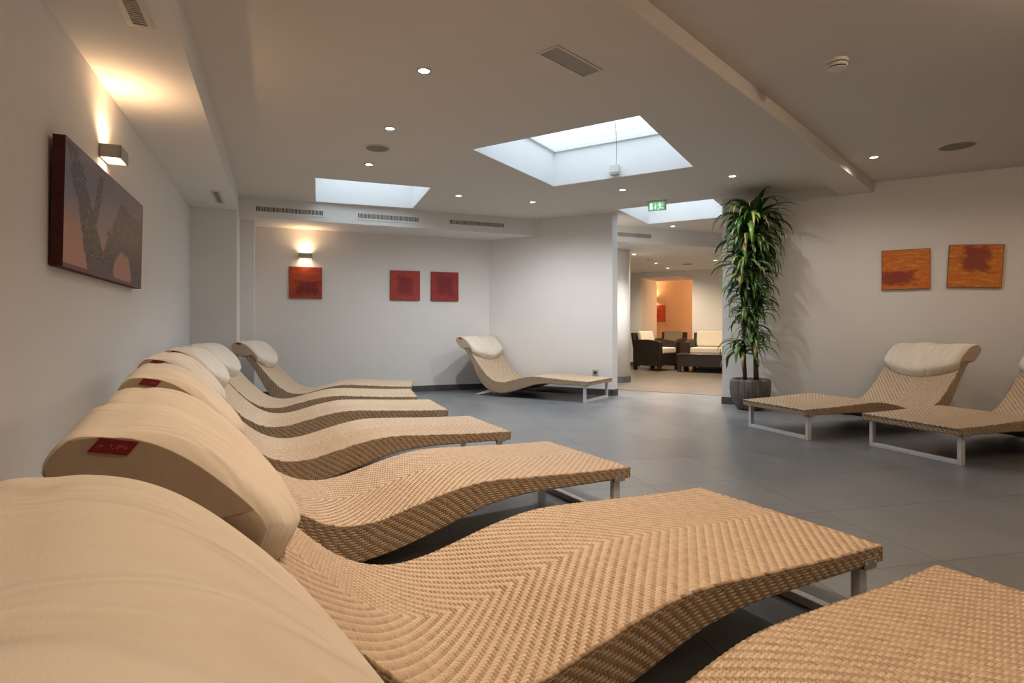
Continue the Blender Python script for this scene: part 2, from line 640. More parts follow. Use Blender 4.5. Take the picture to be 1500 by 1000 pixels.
wl = -0.8726
wallbox('wall_left', W(7.23, wl), W(-3.0, wl), 0.15)
wallbox('wall_rear', W(-3.0, wl - 0.15), W(-3.0, 9.2), 0.15)
wallbox('wall_side', line(W(-3.0, 9.2), V, -0.0), RW, 0.15)
wallbox('wall_right', RW, Q0, 0.16)
# pillar and small pilaster at the back left
mb = MB()
mb.prism([W(7.23, wl - .15), W(7.23, -0.405), W(7.9, -0.405), W(7.9, wl - .15)], 0, CEIL)
struct('wall_pillar', mb, M['paint'])
mb = MB()
mb.prism([W(7.9, wl - .15), W(7.9, -0.245), W(8.3, -0.245), W(8.3, wl - .15)], 0, LOW)
struct('wall_pilaster', mb, M['paint'])
wallbox('wall_back', (-0.348, 8.82), W(8.3, -0.6), 0.15, 0, LOW)
# partition
mb = MB()
P3 = (P2[0] - 1.66, P2[1] + 0.96)
mb.prism([P0, P1, P2, P3], 0, CEIL)
struct('wall_partition', mb, M['paint'])

# soffits
mb = MB()
mb.prism([W(-3, wl), W(-3, -0.405), W(7.23, -0.405), W(7.23, wl)], LOW, CEIL)
struct('trim_1', mb, M['paint'])
# bulkhead with air slots, dropping to the lower lounge ceiling
mb = MB()
mb.prism([W(7.64, -0.405), W(7.64, 14), W(24, 14), W(24, -4), W(8.3, -4), W(8.3, -.6), W(7.9, -.405)], LOW, CEIL)
struct('trim_2', mb, M['paint'])
# beam crossing the ceiling
bd = Vector((0.6825, 0.7309))
b0, b1 = Vector((3.634, 6.416)), Vector((3.897, 6.257))
mb = MB()
mb.prism([tuple(b0 + bd * 0.08), tuple(b0 - bd * 10.5), tuple(b1 - bd * 10.3), tuple(b1 + bd * 0.08)], CEIL - 0.10, CEIL)
struct('trim_3', mb, M['ceiling'])


def skirting(name, a, b, h=0.085, t=0.012, inner=1):
    a, b = Vector(a), Vector(b)
    d = (b - a).normalized()
    n = Vector((-d.y, d.x)) * t * inner
    mb = MB()
    mb.prism([tuple(a), tuple(b), tuple(b + n), tuple(a + n)], 0, h)
    return struct(name, mb, M['base'])


skirting('baseboard_left', W(7.23, wl), W(-3, wl))
skirting('baseboard_pillar', W(7.23, -0.41), W(7.23, wl))
skirting('baseboard_back', (-0.348, 8.82), W(8.3, -0.245))
skirting('baseboard_partition', P1, P0)
skirting('baseboard_partition_end', P2, P1)
skirting('baseboard_right', RW, Q0)
skirting('baseboard_right_end', Q0, line(Q0, R2, 0.16))

# lounge beyond the opening
FL0 = (2.92, 14.20)                 # a point of the far wall


def fw(x):
    return (x, FL0[1] - 0.608 * (x - FL0[0]))


OL, OR = fw(3.112), fw(4.17)
DEPTH = 1.29


def slab(name, a, b, t, z0, z1, mat='paint'):
    mb = MB()
    mb.prism([a, b, line(b, R2, t), line(a, R2, t)], z0, z1)
    return struct(name, mb, M[mat])


slab('wall_lounge_left', fw(-1.2), OL, DEPTH, 0, LOW)
slab('wall_lounge_right', OR, fw(11.5), DEPTH, 0, LOW)
slab('trim_4', OL, OR, DEPTH, 2.14, LOW)
wallbox('wall_lounge_side', W(8.47, 2.5), fw(-1.2), 0.15, 0, LOW)
wallbox('wall_lounge_end', fw(11.5), line(RW, R2, 0.2), 0.15, 0, CEIL)
skirting('baseboard_lounge', OL, fw(-1.2), 0.09)
# apricot room behind
pw = line(OL, R2, 2.5)
slab('wall_apricot', line(pw, R1, -3), line(pw, R1, 4), 0.15, 0, LOW, 'peach')
q = line(OL, R2, DEPTH)
wallbox('wall_apricot_left', line(q, R1, -1.6), line(pw, R1, -1.6), 0.15, 0, LOW, 'peach')
wallbox('wall_apricot_right', line(pw, R1, 3.2), line(q, R1, 3.2), 0.15, 0, LOW, 'peach')
# round column
mb = MB()
mb.lathe([(0.25, 0), (0.25, LOW)], 48)
col = struct('wall_column', mb, M['paint'], smooth=False)
col.location = (1.78, 10.0, 0)
for p in col.data.polygons:
    p.use_smooth = len(p.vertices) == 4
mb = MB()
mb.lathe([(0.262, 0), (0.262, 0.10)], 48)
o = struct('baseboard_column', mb, M['base'])
o.location = (1.78, 10.0, 0)


# ------------------------------------------------------------------ lights
def lamp(name, kind, loc, power, col, rot=(0, 0, 0), parent=None, **kw):
    d = bpy.data.lights.new(name, kind)
    d.energy, d.color = power, col
    for k, v in kw.items():
        setattr(d, k, v)
    o = bpy.data.objects.new(name, d)
    o.location, o.rotation_euler = loc, rot
    link(o, parent)
    return o


WARM = (1.0, 0.72, 0.485)
SOFT = (1.0, 0.92, 0.84)
NEUT = (0.98, 0.985, 1.0)

mb = MB()
mb.lathe([(0.034, -0.004), (0.046, -0.005), (0.048, 0.0), (0.034, 0.0)], 28)
ring_me = None
mbl = MB()
mbl.lathe([(0.033, -0.0035), (0.033, -0.001)], 24)


def ring_mesh():
    m = MB()
    seg = 28
    prof = [(0.033, -0.001), (0.035, -0.006), (0.045, -0.007), (0.049, -0.001)]
    i0 = 0
    for (r, z) in prof:
        for s in range(seg):
            t = 2 * PI * s / seg
            m.v.append((r * math.cos(t), r * math.sin(t), z))
    for k in range(3):
        for s in range(seg):
            s2 = (s + 1) % seg
            m.f.append((k * seg + s, k * seg + s2, (k + 1) * seg + s2, (k + 1) * seg + s))
            m.mi.append(0)
    return m.mesh('trim_ring', M['chrome'], True)


RING, LENS = ring_mesh(), mbl.mesh('lens', M['lens'])


def downlight(x, y, z, label, power, col, group, size=165, blend=0.9, kind='SPOT'):
    t = thing('downlight', label, 'downlight', (x, y, z), 0, group)
    obj('trim_ring', RING, None, t)
    obj('lens', LENS, None, t)
    if kind == 'POINT':                                    # unseen point light instead of a spot, chosen to light the beam's side
        lamp('downlight_lamp', 'POINT', (0, 0, -0.07), power, col, parent=t, shadow_soft_size=0.06)
    else:
        lamp('downlight_lamp', 'SPOT', (0, 0, -0.02), power, col, parent=t, spot_size=math.radians(size),
             spot_blend=blend, shadow_soft_size=0.03)
    return t


G1, G2, G3 = 'downlights in the row over the left loungers', 'downlights in the row past the large skylight', 'downlights in the lounge ceiling'
PW = 48
downlight(-0.535, 3.533, CEIL, 'largest lit round downlight, high in the ceiling above the row of loungers', PW, SOFT, G1, 118)
downlight(-0.957, 4.553, CEIL, 'lit round downlight just right of the small round ceiling speaker, second largest of its row', PW, SOFT, G1, 118)
downlight(-1.368, 5.558, CEIL, 'lit round downlight just below the small round ceiling speaker', PW, NEUT, G1, 118)
downlight(-0.629, 6.869, CEIL, 'lit round downlight right beside the back skylight corner', PW, NEUT, G2)
downlight(0.254, 7.21, CEIL, 'lit round downlight above the right end of the vent bulkhead', PW, NEUT, G2)
downlight(1.252, 6.578, CEIL, 'lit round downlight below the near right corner of the large skylight', PW, NEUT, G2)
downlight(2.269, 5.98, CEIL, 'lit round downlight over the tall potted plant', 22, SOFT, G2)
downlight(3.313, 5.32, CEIL, 'lit round downlight right of the beam above the two right loungers', 20, (1, 0.85, 0.7), G2)
downlight(2.47, 8.923, CEIL, 'tiny lit downlight beyond the exit sign below its skylight', 110, SOFT, G3, 112)
for (x, y, w) in ((2.2, 10.47, 'tiny lit downlight nearest the round column in the lounge'),
                  (2.95, 11.9, 'tiny lit downlight in the middle of the three over the armchair'),
                  (3.446, 12.86, 'tiny lit downlight farthest back over the apricot doorway'),
                  (3.99, 11.4, 'tiny lit downlight half hidden by the plant leaves')):
    downlight(x, y, LOW, w, 70, (1, 0.78, 0.55), G3)
for (x, y) in ((1.25, 8.45), (3.15, 8.25)):  # added, unseen downlights that brighten the column and bulkhead
    downlight(x, y, CEIL, 'added downlight hidden behind the wall ends to brighten the opening', 130, SOFT, 'added downlights hidden beside the opening', 150)
# the rows run on over and behind the camera
for (x, y, p, c) in ((-0.11, 2.50, 64, WARM), (0.31, 1.49, 68, WARM), (0.73, 0.47, 27, WARM), (1.15, -0.55, 22, WARM),
                     (4.34, 4.70, 13, WARM), (2.6, 2.1, 18, WARM), (3.6, 1.5, 13, WARM), (5.4, 4.0, 12, WARM)):
    downlight(x, y, CEIL, 'lit round downlight out of view above the loungers', p, c, 'downlights outside the picture', 118 if x < 2 else 160, 0.9, 'POINT' if 2 < x < 4 else 'SPOT')


def sconce(loc, rz, label, power, col=(1.0, 0.60, 0.30), L=0.17, D=0.10, H=0.07):
    """box lamp open above and below; local x along the wall, -y into the room"""
    t = thing('wall_lamp', label, 'wall lamp', loc, rz, 'up and down wall lamps')
    h = H / 2
    mb = MB()
    w = 0.006
    mb.box(-L / 2, L / 2, -w, 0, -h, h)
    mb.box(-L / 2, L / 2, -D, -D + w, -h, h)
    mb.box(-L / 2, -L / 2 + w, -D, 0, -h, h)
    mb.box(L / 2 - w, L / 2, -D, 0, -h, h)
    obj('housing', mb, M['sconce'], t)
    for s in (-1, 1):
        mb = MB()
        mb.box(-L / 2 + w, L / 2 - w, -D + w, -w, s * (h - 0.012) - 0.002, s * (h - 0.012) + 0.002)
        obj('diffuser', mb, M['lens_warm'], t)
        lamp('wall_lamp_light', 'SPOT', (0, -D / 2, s * (h - 0.005)), power * (1.0 if s > 0 else 0.55), col,
             rot=(PI if s > 0 else 0, 0, 0), parent=t, spot_size=math.radians(155), spot_blend=0.9, shadow_soft_size=0.02)
    return t


# left wall: room side is to the right of U; local -y must be +V
rz_left = math.atan2(V.y, V.x) + PI / 2
p = W(3.97, wl)
sc1 = sconce((-2.230, 3.17, 1.870), rz_left, 'box wall lamp above the large dark painting on the left wall', 11)
rz_back = math.atan2(V.y, V.x)
p = W(8.3, 0.37)
sconce((p[0], p[1], 1.885), rz_back, 'small box wall lamp over the red orange picture on the back wall', 7)
rz_r = math.atan2(R1.y, R1.x)
p = line(pw, R1, (3.99 - pw[0]) / R1[0])
sconce((p[0], p[1], 1.72), rz_r, 'glowing wall lamp in the apricot room over its red picture', 40, (1, 0.58, 0.28))
lamp('apricot_room_lamp', 'POINT', line(line(q, R1, 1.9), R2, 0.5) + (2.0,), 45, (1, 0.58, 0.3), shadow_soft_size=0.1)


# ------------------------------------------------------------------ loungers
TOP = [(0, .255), (.27, .262), (.54, .276), (.72, .284), (.84, .28), (.97, .257), (1.09, .226), (1.2, .199), (1.31, .19),
       (1.41, .212), (1.5, .263), (1.58, .335), (1.65, .41), (1.72, .495), (1.80, .585), (1.88, .665), (1.96, .735)]
BOT = [(0, .205), (.27, .206), (.55, .207), (.73, .19), (.84, .162), (.95, .128), (1.06, .095), (1.18, .066), (1.31, .052),
       (1.45, .075), (1.57, .14), (1.655, .243), (1.715, .345), (1.78, .455), (1.855, .562), (1.93, .645), (2.0, .71)]
WID = 0.74


def catmull(pts, n):
    P = np.array(pts, float)
    P = np.vstack([2 * P[0] - P[1], P, 2 * P[-1] - P[-2]])
    m = len(pts) - 1
    out = []
    for t in np.linspace(0, m - 1e-9, n):
        i = int(t)
        f = t - i
        a, b, c, d = P[i:i + 4]
        out.append(0.5 * ((2 * b) + (c - a) * f + (2 * a - 5 * b + 4 * c - d) * f * f + (3 * b - a - 3 * c + d) * f ** 3))
    return np.array(out)


ND = 1200
topD, botD = catmull(TOP, ND), catmull(BOT, ND)
seglen = np.r_[0, np.cumsum(np.hypot(*np.diff(topD, axis=0).T))]
LEN = seglen[-1]


def at_len(q):
    """top point, bottom point and outward normal for arc lengths q"""
    T = np.stack([np.interp(q, seglen, topD[:, k]) for k in (0, 1)], -1)
    B = np.stack([np.interp(q, seglen, botD[:, k]) for k in (0, 1)], -1)
    e = 0.006
    T1 = np.stack([np.interp(np.minimum(q + e, LEN), seglen, topD[:, k]) for k in (0, 1)], -1)
    T0_ = np.stack([np.interp(np.maximum(q - e, 0), seglen, topD[:, k]) for k in (0, 1)], -1)
    d = T1 - T0_
    d /= np.linalg.norm(d, axis=-1, keepdims=True)
    return T, B, np.stack([-d[..., 1], d[..., 0]], -1)


CELL = 0.0093
AMP, EDGE = 0.0019, 0.0060
rng = np.random.default_rng(3)
RND = rng.random(200003)


def h2(i, j):
    return RND[(np.abs(i.astype(np.int64) * 7919 + j.astype(np.int64) * 104729 + 31337)) % 200003]


def weave(a, b):
    """2/2 twill in cell units; returns relief height and a per-strand value"""
    j, i = np.floor(b), np.floor(a)
    fb, fa = b - j, a - i
    we = AMP * np.sin((a + j) * PI / 2) - EDGE * np.abs(2 * fb - 1) ** 4
    wa = -AMP * np.sin((i + b) * PI / 2) - EDGE * np.abs(2 * fa - 1) ** 4
    top = we >= wa
    h = np.where(top, we, wa)
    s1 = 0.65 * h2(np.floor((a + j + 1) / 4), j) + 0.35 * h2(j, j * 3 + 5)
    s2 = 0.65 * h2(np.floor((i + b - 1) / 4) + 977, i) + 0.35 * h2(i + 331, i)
    s = np.where(top, s1 * 0.34 + 0.66, s2 * 0.34 + 0.16)  # wefts paler than warps: relief and gloss contrast put into the colour
    return h, s


def grid_mesh(name, grids, mat):
    """grids: list of (verts[n, m, 3], value[n, m], keep[n-1, m-1])"""
    Vs, Fs, Ss, off = [], [], [], 0
    for vv, ss, keep in grids:
        n, m = vv.shape[:2]
        idx = np.arange(n * m).reshape(n, m) + off
        f = np.stack([idx[:-1, :-1], idx[:-1, 1:], idx[1:, 1:], idx[1:, :-1]], -1)
        Fs.append(f[keep] if keep is not None else f.reshape(-1, 4))
        Vs.append(vv.reshape(-1, 3))
        Ss.append(ss.reshape(-1))
        off += n * m
    Vv, Ff, Sv = np.concatenate(Vs), np.concatenate(Fs), np.concatenate(Ss)
    me = bpy.data.meshes.new(name)
    me.vertices.add(len(Vv))
    me.vertices.foreach_set('co', Vv.astype(np.float32).ravel())
    me.loops.add(len(Ff) * 4)
    me.loops.foreach_set('vertex_index', Ff.astype(np.int32).ravel())
    me.polygons.add(len(Ff))
    me.polygons.foreach_set('loop_start', np.arange(0, len(Ff) * 4, 4, dtype=np.int32))
    me.polygons.foreach_set('use_smooth', np.ones(len(Ff), dtype=bool))
    me.update(calc_edges=True)
    at = me.attributes.new('strand', 'FLOAT', 'POINT')
    at.data.foreach_set('value', Sv.astype(np.float32))
    me.materials.append(mat)
    me.validate()
    return me


SUB = 5
STEP = CELL / SUB
half = WID / 2


def shell_mesh():
    q = np.append(np.arange(0, LEN - STEP * 0.3, STEP), LEN)
    yp = np.append(np.arange(STEP, half - STEP * 0.3, STEP), half)
    y = np.r_[-yp[::-1], 0, yp]
    Q, Y = np.meshgrid(q, y, indexing='ij')
    T, B, N = at_len(Q)
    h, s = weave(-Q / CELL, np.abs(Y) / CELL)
    r = 0.012
    e = np.clip((np.abs(Y) - (half - r)) / r, 0, 1)
    eq = np.maximum(np.clip((r - Q) / r, 0, 1), np.clip((Q - (LEN - r)) / r, 0, 1))
    drop = r * (1 - np.sqrt(np.clip(1 - np.maximum(e, eq) ** 2, 0, 1)))
    P = T + N * (h - drop)[..., None]
    top = np.stack([P[..., 0], Y, P[..., 1]], -1)
    grids = [(top, s, None)]
    # sides
    TT, BB, NN = at_len(q)
    dep = np.linalg.norm(TT - BB, axis=1)
    d = np.arange(0, 0.16, STEP)
    Qs, D = np.meshgrid(q, d, indexing='ij')
    Dm = dep[:, None] * np.ones_like(D)
    keep = (D[:-1, :-1] < Dm[:-1, :-1])
    Dc = np.minimum(D, Dm)
    dirv = (BB - TT) / dep[:, None]
    for sg in (-1, 1):
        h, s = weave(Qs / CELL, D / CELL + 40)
        P = TT[:, None, :] + dirv[:, None, :] * (Dc + 0.004)[..., None]
        edge = np.clip((Dc - (Dm - 0.012)) / 0.012, 0, 1)
        yy = sg * (half - 0.002 + h - 0.012 * (1 - np.sqrt(np.clip(1 - edge ** 2, 0, 1))))
        grids.append((np.stack([P[..., 0], yy, P[..., 1]], -1), s * 0.85, keep))
    # foot end and head end
    for q0, sgn in ((0.0, -1), (LEN, 1)):
        t, b, n = at_len(np.array([q0]))
        t, b = t[0], b[0]
        L = np.linalg.norm(b - t)
        dv = (b - t) / L
        ov = np.array([-dv[1], dv[0]]) * (1 if sgn > 0 else 1)
        if ov[0] * sgn < 0:
            ov = -ov
        dd = np.append(np.arange(0.003, L - STEP * 0.3, STEP), L)
        DD, YY = np.meshgrid(dd, y, indexing='ij')
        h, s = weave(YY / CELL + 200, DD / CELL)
        P = t + dv * DD[..., None] + ov * (h - 0.002)[..., None]
        grids.append((np.stack([P[..., 0], YY, P[..., 1]], -1), s * 0.9, None))
    return grid_mesh('woven_shell', grids, M['wicker'])


def under_mesh():
    q = np.linspace(0, LEN, 90)
    y = np.linspace(-half + 0.004, half - 0.004, 6)
    Q, Y = np.meshgrid(q, y, indexing='ij')
    T, B, N = at_len(Q)
    d = (B - T) / np.linalg.norm(B - T, axis=-1, keepdims=True)
    P = B - d * 0.004
    return grid_mesh('underside', [(np.stack([P[..., 0], Y, P[..., 1]], -1), np.full(Q.shape, 0.2), None)], M['wicker_under'])


def braid_mesh():
    """twisted strand edging along both creases and round the ends"""
    grids = []
    seg = 8

    def add(path, nrm, bin_):
        n = len(path)
        s = np.arange(n)
        th = np.linspace(0, 2 * PI, seg + 1)
        ln = np.r_[0, np.cumsum(np.linalg.norm(np.diff(path, axis=0), axis=1))]
        tw = ln / (2 * CELL) * 2 * PI
        rr = 0.0052 + 0.0016 * np.abs(np.sin(tw[:, None] / 2 + th[None, :] * 0.5))
        vv = path[:, None, :] + rr[..., None] * (np.cos(th)[None, :, None] * nrm[:, None, :] + np.sin(th)[None, :, None] * bin_[:, None, :])
        val = h2(np.floor(ln / (2 * CELL)), np.zeros(n))[:, None] * np.ones((1, seg + 1)) * 0.7
        grids.append((vv, val, None))
    q = np.linspace(0, LEN, int(LEN / CELL * 5))
    T, B, N = at_len(q)
    for sg in (-1, 1):
        yy = np.full(len(q), sg * (half - 0.006))
        P = T - N * 0.006
        add(np.stack([P[:, 0], yy, P[:, 1]], -1), np.stack([N[:, 0], 0 * q, N[:, 1]], -1), np.stack([0 * q, sg + 0 * q, 0 * q], -1))
    for q0 in (0.0, LEN):
        t, b, n = at_len(np.array([q0]))
        y = np.linspace(-half + .004, half - .004, int(WID / CELL * 5))
        P = t[0] - n[0] * 0.006
        one = np.ones(len(y))
        add(np.stack([P[0] * one, y, P[1] * one], -1), np.stack([n[0, 0] * one, 0 * y, n[0, 1] * one], -1),
            np.stack([n[0, 1] * one, 0 * y, -n[0, 0] * one], -1))
    return grid_mesh('edge_braid', grids, M['braid'])


def make_lounger():
    t = thing('wicker_lounger', '', 'lounger', (0, 0, 0), 0, 'wave shaped wicker loungers')
    sh = obj('woven_shell', shell_mesh(), None, t)
    obj('edge_braid', braid_mesh(), None, sh)
    obj('underside', under_mesh(), None, sh)
    # sled foot frame
    w, yo, x0 = 0.036, half - 0.035, 0.065
    for s in (-1, 1):
        mb = MB()
        mb.box(x0 - w / 2, x0 + w / 2, s * yo - 0.015, s * yo + 0.015, 0.0, 0.207)
        obj('leg', mb, M['metal'], t, bevel=0.003)
        mb = MB()
        mb.box(x0 - 0.030, x0 + 0.030, s * (half + 0.0005) - 0.002, s * (half + 0.0005) + 0.002, 0.196, 0.226)
        mb.box(x0 - 0.030, x0 + 0.030, s * (half - 0.03) - 0.032, s * (half - 0.03) + 0.0325, 0.194, 0.1962)
        br = obj('bracket', mb, M['alu_paint'], t, bevel=0.002)
        for dx in (-0.022, 0.022):
            mb = MB()
            m4 = Matrix.Translation((x0 + dx, s * (half + 0.003), 0.214)) @ Matrix.Rotation(PI / 2, 4, 'X')
            mb.lathe([(0.0035, -0.001), (0.0035, 0.001)], 10)
            mb.v = [tuple(m4 @ Vector(p)) for p in mb.v]
            obj('screw', mb, M['metal'], br)
    mb = MB()
    mb.box(x0 - w / 2, x0 + w / 2, -yo + 0.0155, yo - 0.0155, 0.0, 0.03)
    obj('floor_bar', mb, M['metal'], t, bevel=0.003)
    # splayed rear frame
    for s in (-1, 1):
        mb = MB()
        a, b = Vector((1.36, s * (half - 0.07), 0.075)), Vector((1.76, s * (half - 0.07), 0.0))
        mb.v = [(a.x, a.y - .018, a.z), (a.x, a.y + .018, a.z), (b.x - .07, b.y + .018, 0), (b.x - .07, b.y - .018, 0),
                (a.x + .02, a.y - .018, a.z + .035), (a.x + .02, a.y + .018, a.z + .035), (b.x, b.y + .018, 0.006), (b.x, b.y - .018, 0.006)]
        mb.f = [(0, 1, 2, 3), (4, 7, 6, 5), (0, 4, 5, 1), (1, 5, 6, 2), (2, 6, 7, 3), (3, 7, 4, 0)]
        mb.mi = [0] * 6
        obj('rear_leg', mb, M['metal'], t)
    mb = MB()
    mb.box(1.44, 1.475, -half + 0.09, half - 0.09, 0.035, 0.06)
    obj('rear_bar', mb, M['metal'], t)
    return t


# ---- head cushion: draped over the head end
def cushion_mesh():
    # path along the top curve, round the head end and down the back
    q = np.linspace(LEN - 0.42, LEN, 40)
    T, B, N = at_len(q)
    pts = [tuple(p) for p in T]
    te, be = T[-1], B[-1]
    qb = np.linspace(LEN, LEN - 0.16, 14)
    _, B2, _ = at_len(qb)
    # carry the line a little past the end and round it off
    d = (T[-1] - T[-2]) / np.linalg.norm(T[-1] - T[-2])
    pts += [tuple(te + d * 0.018), tuple((te + d * 0.034 + (be - te) * 0.35)), tuple(be + d * 0.022 + (be - te) * 0.12)]
    nb = np.array([N[-1][0], N[-1][1]])
    pts += [tuple(p + np.array([0.010, -0.012])) for p in B2[1:]]
    P = np.array(pts)
    ln = np.r_[0, np.cumsum(np.hypot(*np.diff(P, axis=0).T))]
    n = 64
    t = np.linspace(0, ln[-1], n)
    P = np.stack([np.interp(t, ln, P[:, k]) for k in (0, 1)], -1)
    D = np.gradient(P, axis=0)
    D /= np.linalg.norm(D, axis=1, keepdims=True)
    Nn = np.stack([-D[:, 1], D[:, 0]], -1)
    for _ in range(6):
        Nn[1:-1] = (Nn[:-2] + 2 * Nn[1:-1] + Nn[2:])
        Nn /= np.linalg.norm(Nn, axis=1, keepdims=True)
    t_head = 0.42 + 0.02
    m = 41
    v = np.sin(np.linspace(-PI / 2, PI / 2, m))
    hw = half + 0.004
    verts = []
    rows = 54
    outer, inner = np.zeros((rows, m, 3)), np.zeros((rows, m, 3))
    for k in range(m):
        vv = v[k]
        start = 0.03 + 0.125 * abs(vv) ** 2.2            # front edge bulges in the middle
        end = ln[-1] - 0.03 * abs(vv) ** 3
        tt = np.linspace(start, end, rows)
        X = np.interp(tt, t, P[:, 0])
        Z = np.interp(tt, t, P[:, 1])
        NX = np.interp(tt, t, Nn[:, 0])
        NZ = np.interp(tt, t, Nn[:, 1])
        f = (tt - start) / (t_head - start)                # 0 at the front edge, 1 at the head end
        prof = np.where(f < 1, np.clip(1 - np.abs(2 * np.clip(f, 0, 1) ** 0.75 - 1) ** 3.2, 0, 1) ** 0.5, 0)
        tail = np.clip(1 - (f - 1) / 0.55, 0, 1)
        body = 0.086 * prof * (1 - 0.14 * abs(vv) ** 4)
        flap = np.where(f > 0.80, 0.020 + 0.0 * f, 0)
        th = np.maximum(body, 0.016 + 0 * f)
        th = np.where(f > 0.86, np.maximum(th, 0.024), th)
        end_round = np.clip(np.minimum(np.arange(rows), np.arange(rows)[::-1]) / 2.0, 0, 1) ** 0.5
        th = 0.006 + (th - 0.006) * end_round
        th = th * (1 - 0.26 * np.clip((abs(vv) - 0.90) / 0.10, 0, 1) ** 2.2)
        yy = hw * vv
        outer[:, k] = np.stack([X + NX * th, yy + 0 * X, Z + NZ * th], -1)
        inner[:, k] = np.stack([X + NX * 0.0035, yy + 0 * X, Z + NZ * 0.0035], -1)
    # soft hand-made wrinkles
    rr = np.random.default_rng(11)
    for _ in range(9):
        a, b, ph = rr.uniform(-9, 9), rr.uniform(4, 16), rr.uniform(0, 6)
        gx, gy = np.meshgrid(np.linspace(0, 1, rows), v, indexing='ij')
        outer[..., 2] += 0.0015 * np.sin(gx * b + gy * a + ph) * (1 - np.abs(gy) ** 6)
    mb = MB()
    panels = []
    idx = {}
    for nm, g in (('o', outer), ('i', inner)):
        for a in range(rows):
            for k in range(m):
                idx[nm, a, k] = len(mb.v)
                mb.v.append(tuple(g[a, k]))
    for a in range(rows - 1):
        for k in range(m - 1):
            mb.f.append((idx['o', a, k], idx['o', a, k + 1], idx['o', a + 1, k + 1], idx['o', a + 1, k]))
            mb.mi.append(0)
            mb.f.append((idx['i', a, k], idx['i', a + 1, k], idx['i', a + 1, k + 1], idx['i', a, k + 1]))
            mb.mi.append(1)
    for a in range(rows - 1):
        for k in (0, m - 1):
            mb.f.append((idx['o', a, k], idx['o', a + 1, k], idx['i', a + 1, k], idx['i', a, k]))
            mb.mi.append(1)
    for k in (0, m - 1):                                   # cloth panels closing the sides over the head end
        tt = 0.03 + 0.125 + (ln[-1] - 0.03 - 0.155) * np.arange(rows) / (rows - 1)
        hd = int(np.argmin(np.abs(tt - t_head)))
        n2 = rows - 1 - hd
        n1 = min(hd, int(n2 * 1.15))
        ia = [hd - int(round(n1 * j / 8)) for j in range(9)]
        ib = [hd + int(round(n2 * j / 8)) for j in range(9)]
        sg = 0.0015 if k else -0.0015
        for j in range(8):
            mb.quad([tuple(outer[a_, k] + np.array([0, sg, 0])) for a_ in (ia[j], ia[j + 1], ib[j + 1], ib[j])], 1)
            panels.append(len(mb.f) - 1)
    for k in range(m - 1):
        for a in (0, rows - 1):
            mb.f.append((idx['o', a, k], idx['o', a, k + 1], idx['i', a, k + 1], idx['i', a, k]))
            mb.mi.append(0)
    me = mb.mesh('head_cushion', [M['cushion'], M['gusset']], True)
    for f_ in panels:
        me.polygons[f_].use_smooth = False
    # where the label goes: on the near side panel close to the head end
    ka = int(rows * 0.50)
    kb = int(rows * 0.59)
    return me, (outer[ka, -1], outer[kb, -1], inner[ka, -1], inner[kb, -1])


CUSH, TAGPOS = cushion_mesh()


def make_cushion():
    t = thing('head_cushion', '', 'cushion', (0, 0, 0), 0, 'cream head cushions on the loungers')
    obj('cover', CUSH, None, t)
    oa, ob, ia, ib = [Vector(p) for p in TAGPOS]
    mb = MB()
    y = Vector((0, 0.004, 0))
    a0, b0 = ia.lerp(oa, 0.95) + y, ib.lerp(ob, 0.95) + y
    dn = (ia - oa).normalized() * 0.024
    pts = [a0 + dn, b0 + dn, b0, a0]
    mb.quad(pts, 0, [(0, 0), (1, 0), (1, 1), (0, 1)])
    mb.quad([p - Vector((0, 0.0015, 0)) for p in pts][::-1], 0, [(0, 0)] * 4)
    for k in range(4):
        p, r_ = pts[k], pts[(k + 1) % 4]
        mb.quad([p, p - Vector((0, 0.0015, 0)), r_ - Vector((0, 0.0015, 0)), r_], 0, [(0, 0)] * 4)
    lb = obj('label_tag', mb, M['tag'], t)
    lb['label'] = 'small red cloth label on the side seam'
    return t


LOUNGERS = [
    # foot corner nearest the camera, foot-edge angle, label, cushion label
    ((-1.15, 6.62), 8.0, 'farthest tan wicker lounger of the left row, next to the back wall', 'white head cushion at the far end of the left row'),
    ((-0.92, 5.64), 15.0, 'second tan wicker lounger from the far end of the left row', 'white head cushion second from the far end of the left row'),
    ((-0.52, 4.736), 20.0, 'third tan wicker lounger from the far end of the left row', 'cream head cushion third from the far end of the left row'),
    ((-0.007, 3.741), 25.1, 'middle tan wicker lounger of the left row, three in front of it and three behind', 'cream head cushion in the middle of the left row'),
    ((0.567, 2.782), 29.0, 'third nearest tan wicker lounger of the left row', 'cream head cushion third nearest the camera, in front of the wall shadow'),
    ((1.137, 1.782), 28.6, 'second nearest tan wicker lounger, its whole foot end seen in the foreground', 'cream head cushion with bright red label, second nearest at lower left'),
    ((1.578, 1.006), 31.6, 'nearest tan wicker lounger, only its foot end seen at lower right', 'nearest big cream head cushion filling the lower left corner'),
]
places = []
for (c, ang, lab, clab) in LOUNGERS:
    a = math.radians(ang)
    ctr = (c[0] - math.sin(a) * half, c[1] + math.cos(a) * half)
    places.append((ctr, PI + a, lab, clab, 'wicker loungers in the left row'))
a = math.radians(32.5)
places.append(((0.931 + 0.537 * half, 7.08 + 0.843 * half), PI - a,
               'tan wicker lounger standing alone along the white partition wall', 'white head cushion on the lone lounger by the partition', 'wicker loungers away from the left row'))
places.append(((2.274, 5.083), math.radians(18.0), 'tan wicker lounger beside the tall potted plant', 'pinkish cream head cushion on the lounger beside the potted plant', 'wicker loungers away from the left row'))
places.append(((2.853, 4.20), math.radians(17.0), 'tan wicker lounger cut off by the right edge of the picture', 'cream head cushion cut off by the right edge of the picture', 'wicker loungers away from the left row'))
L0, K0 = make_lounger(), make_cushion()
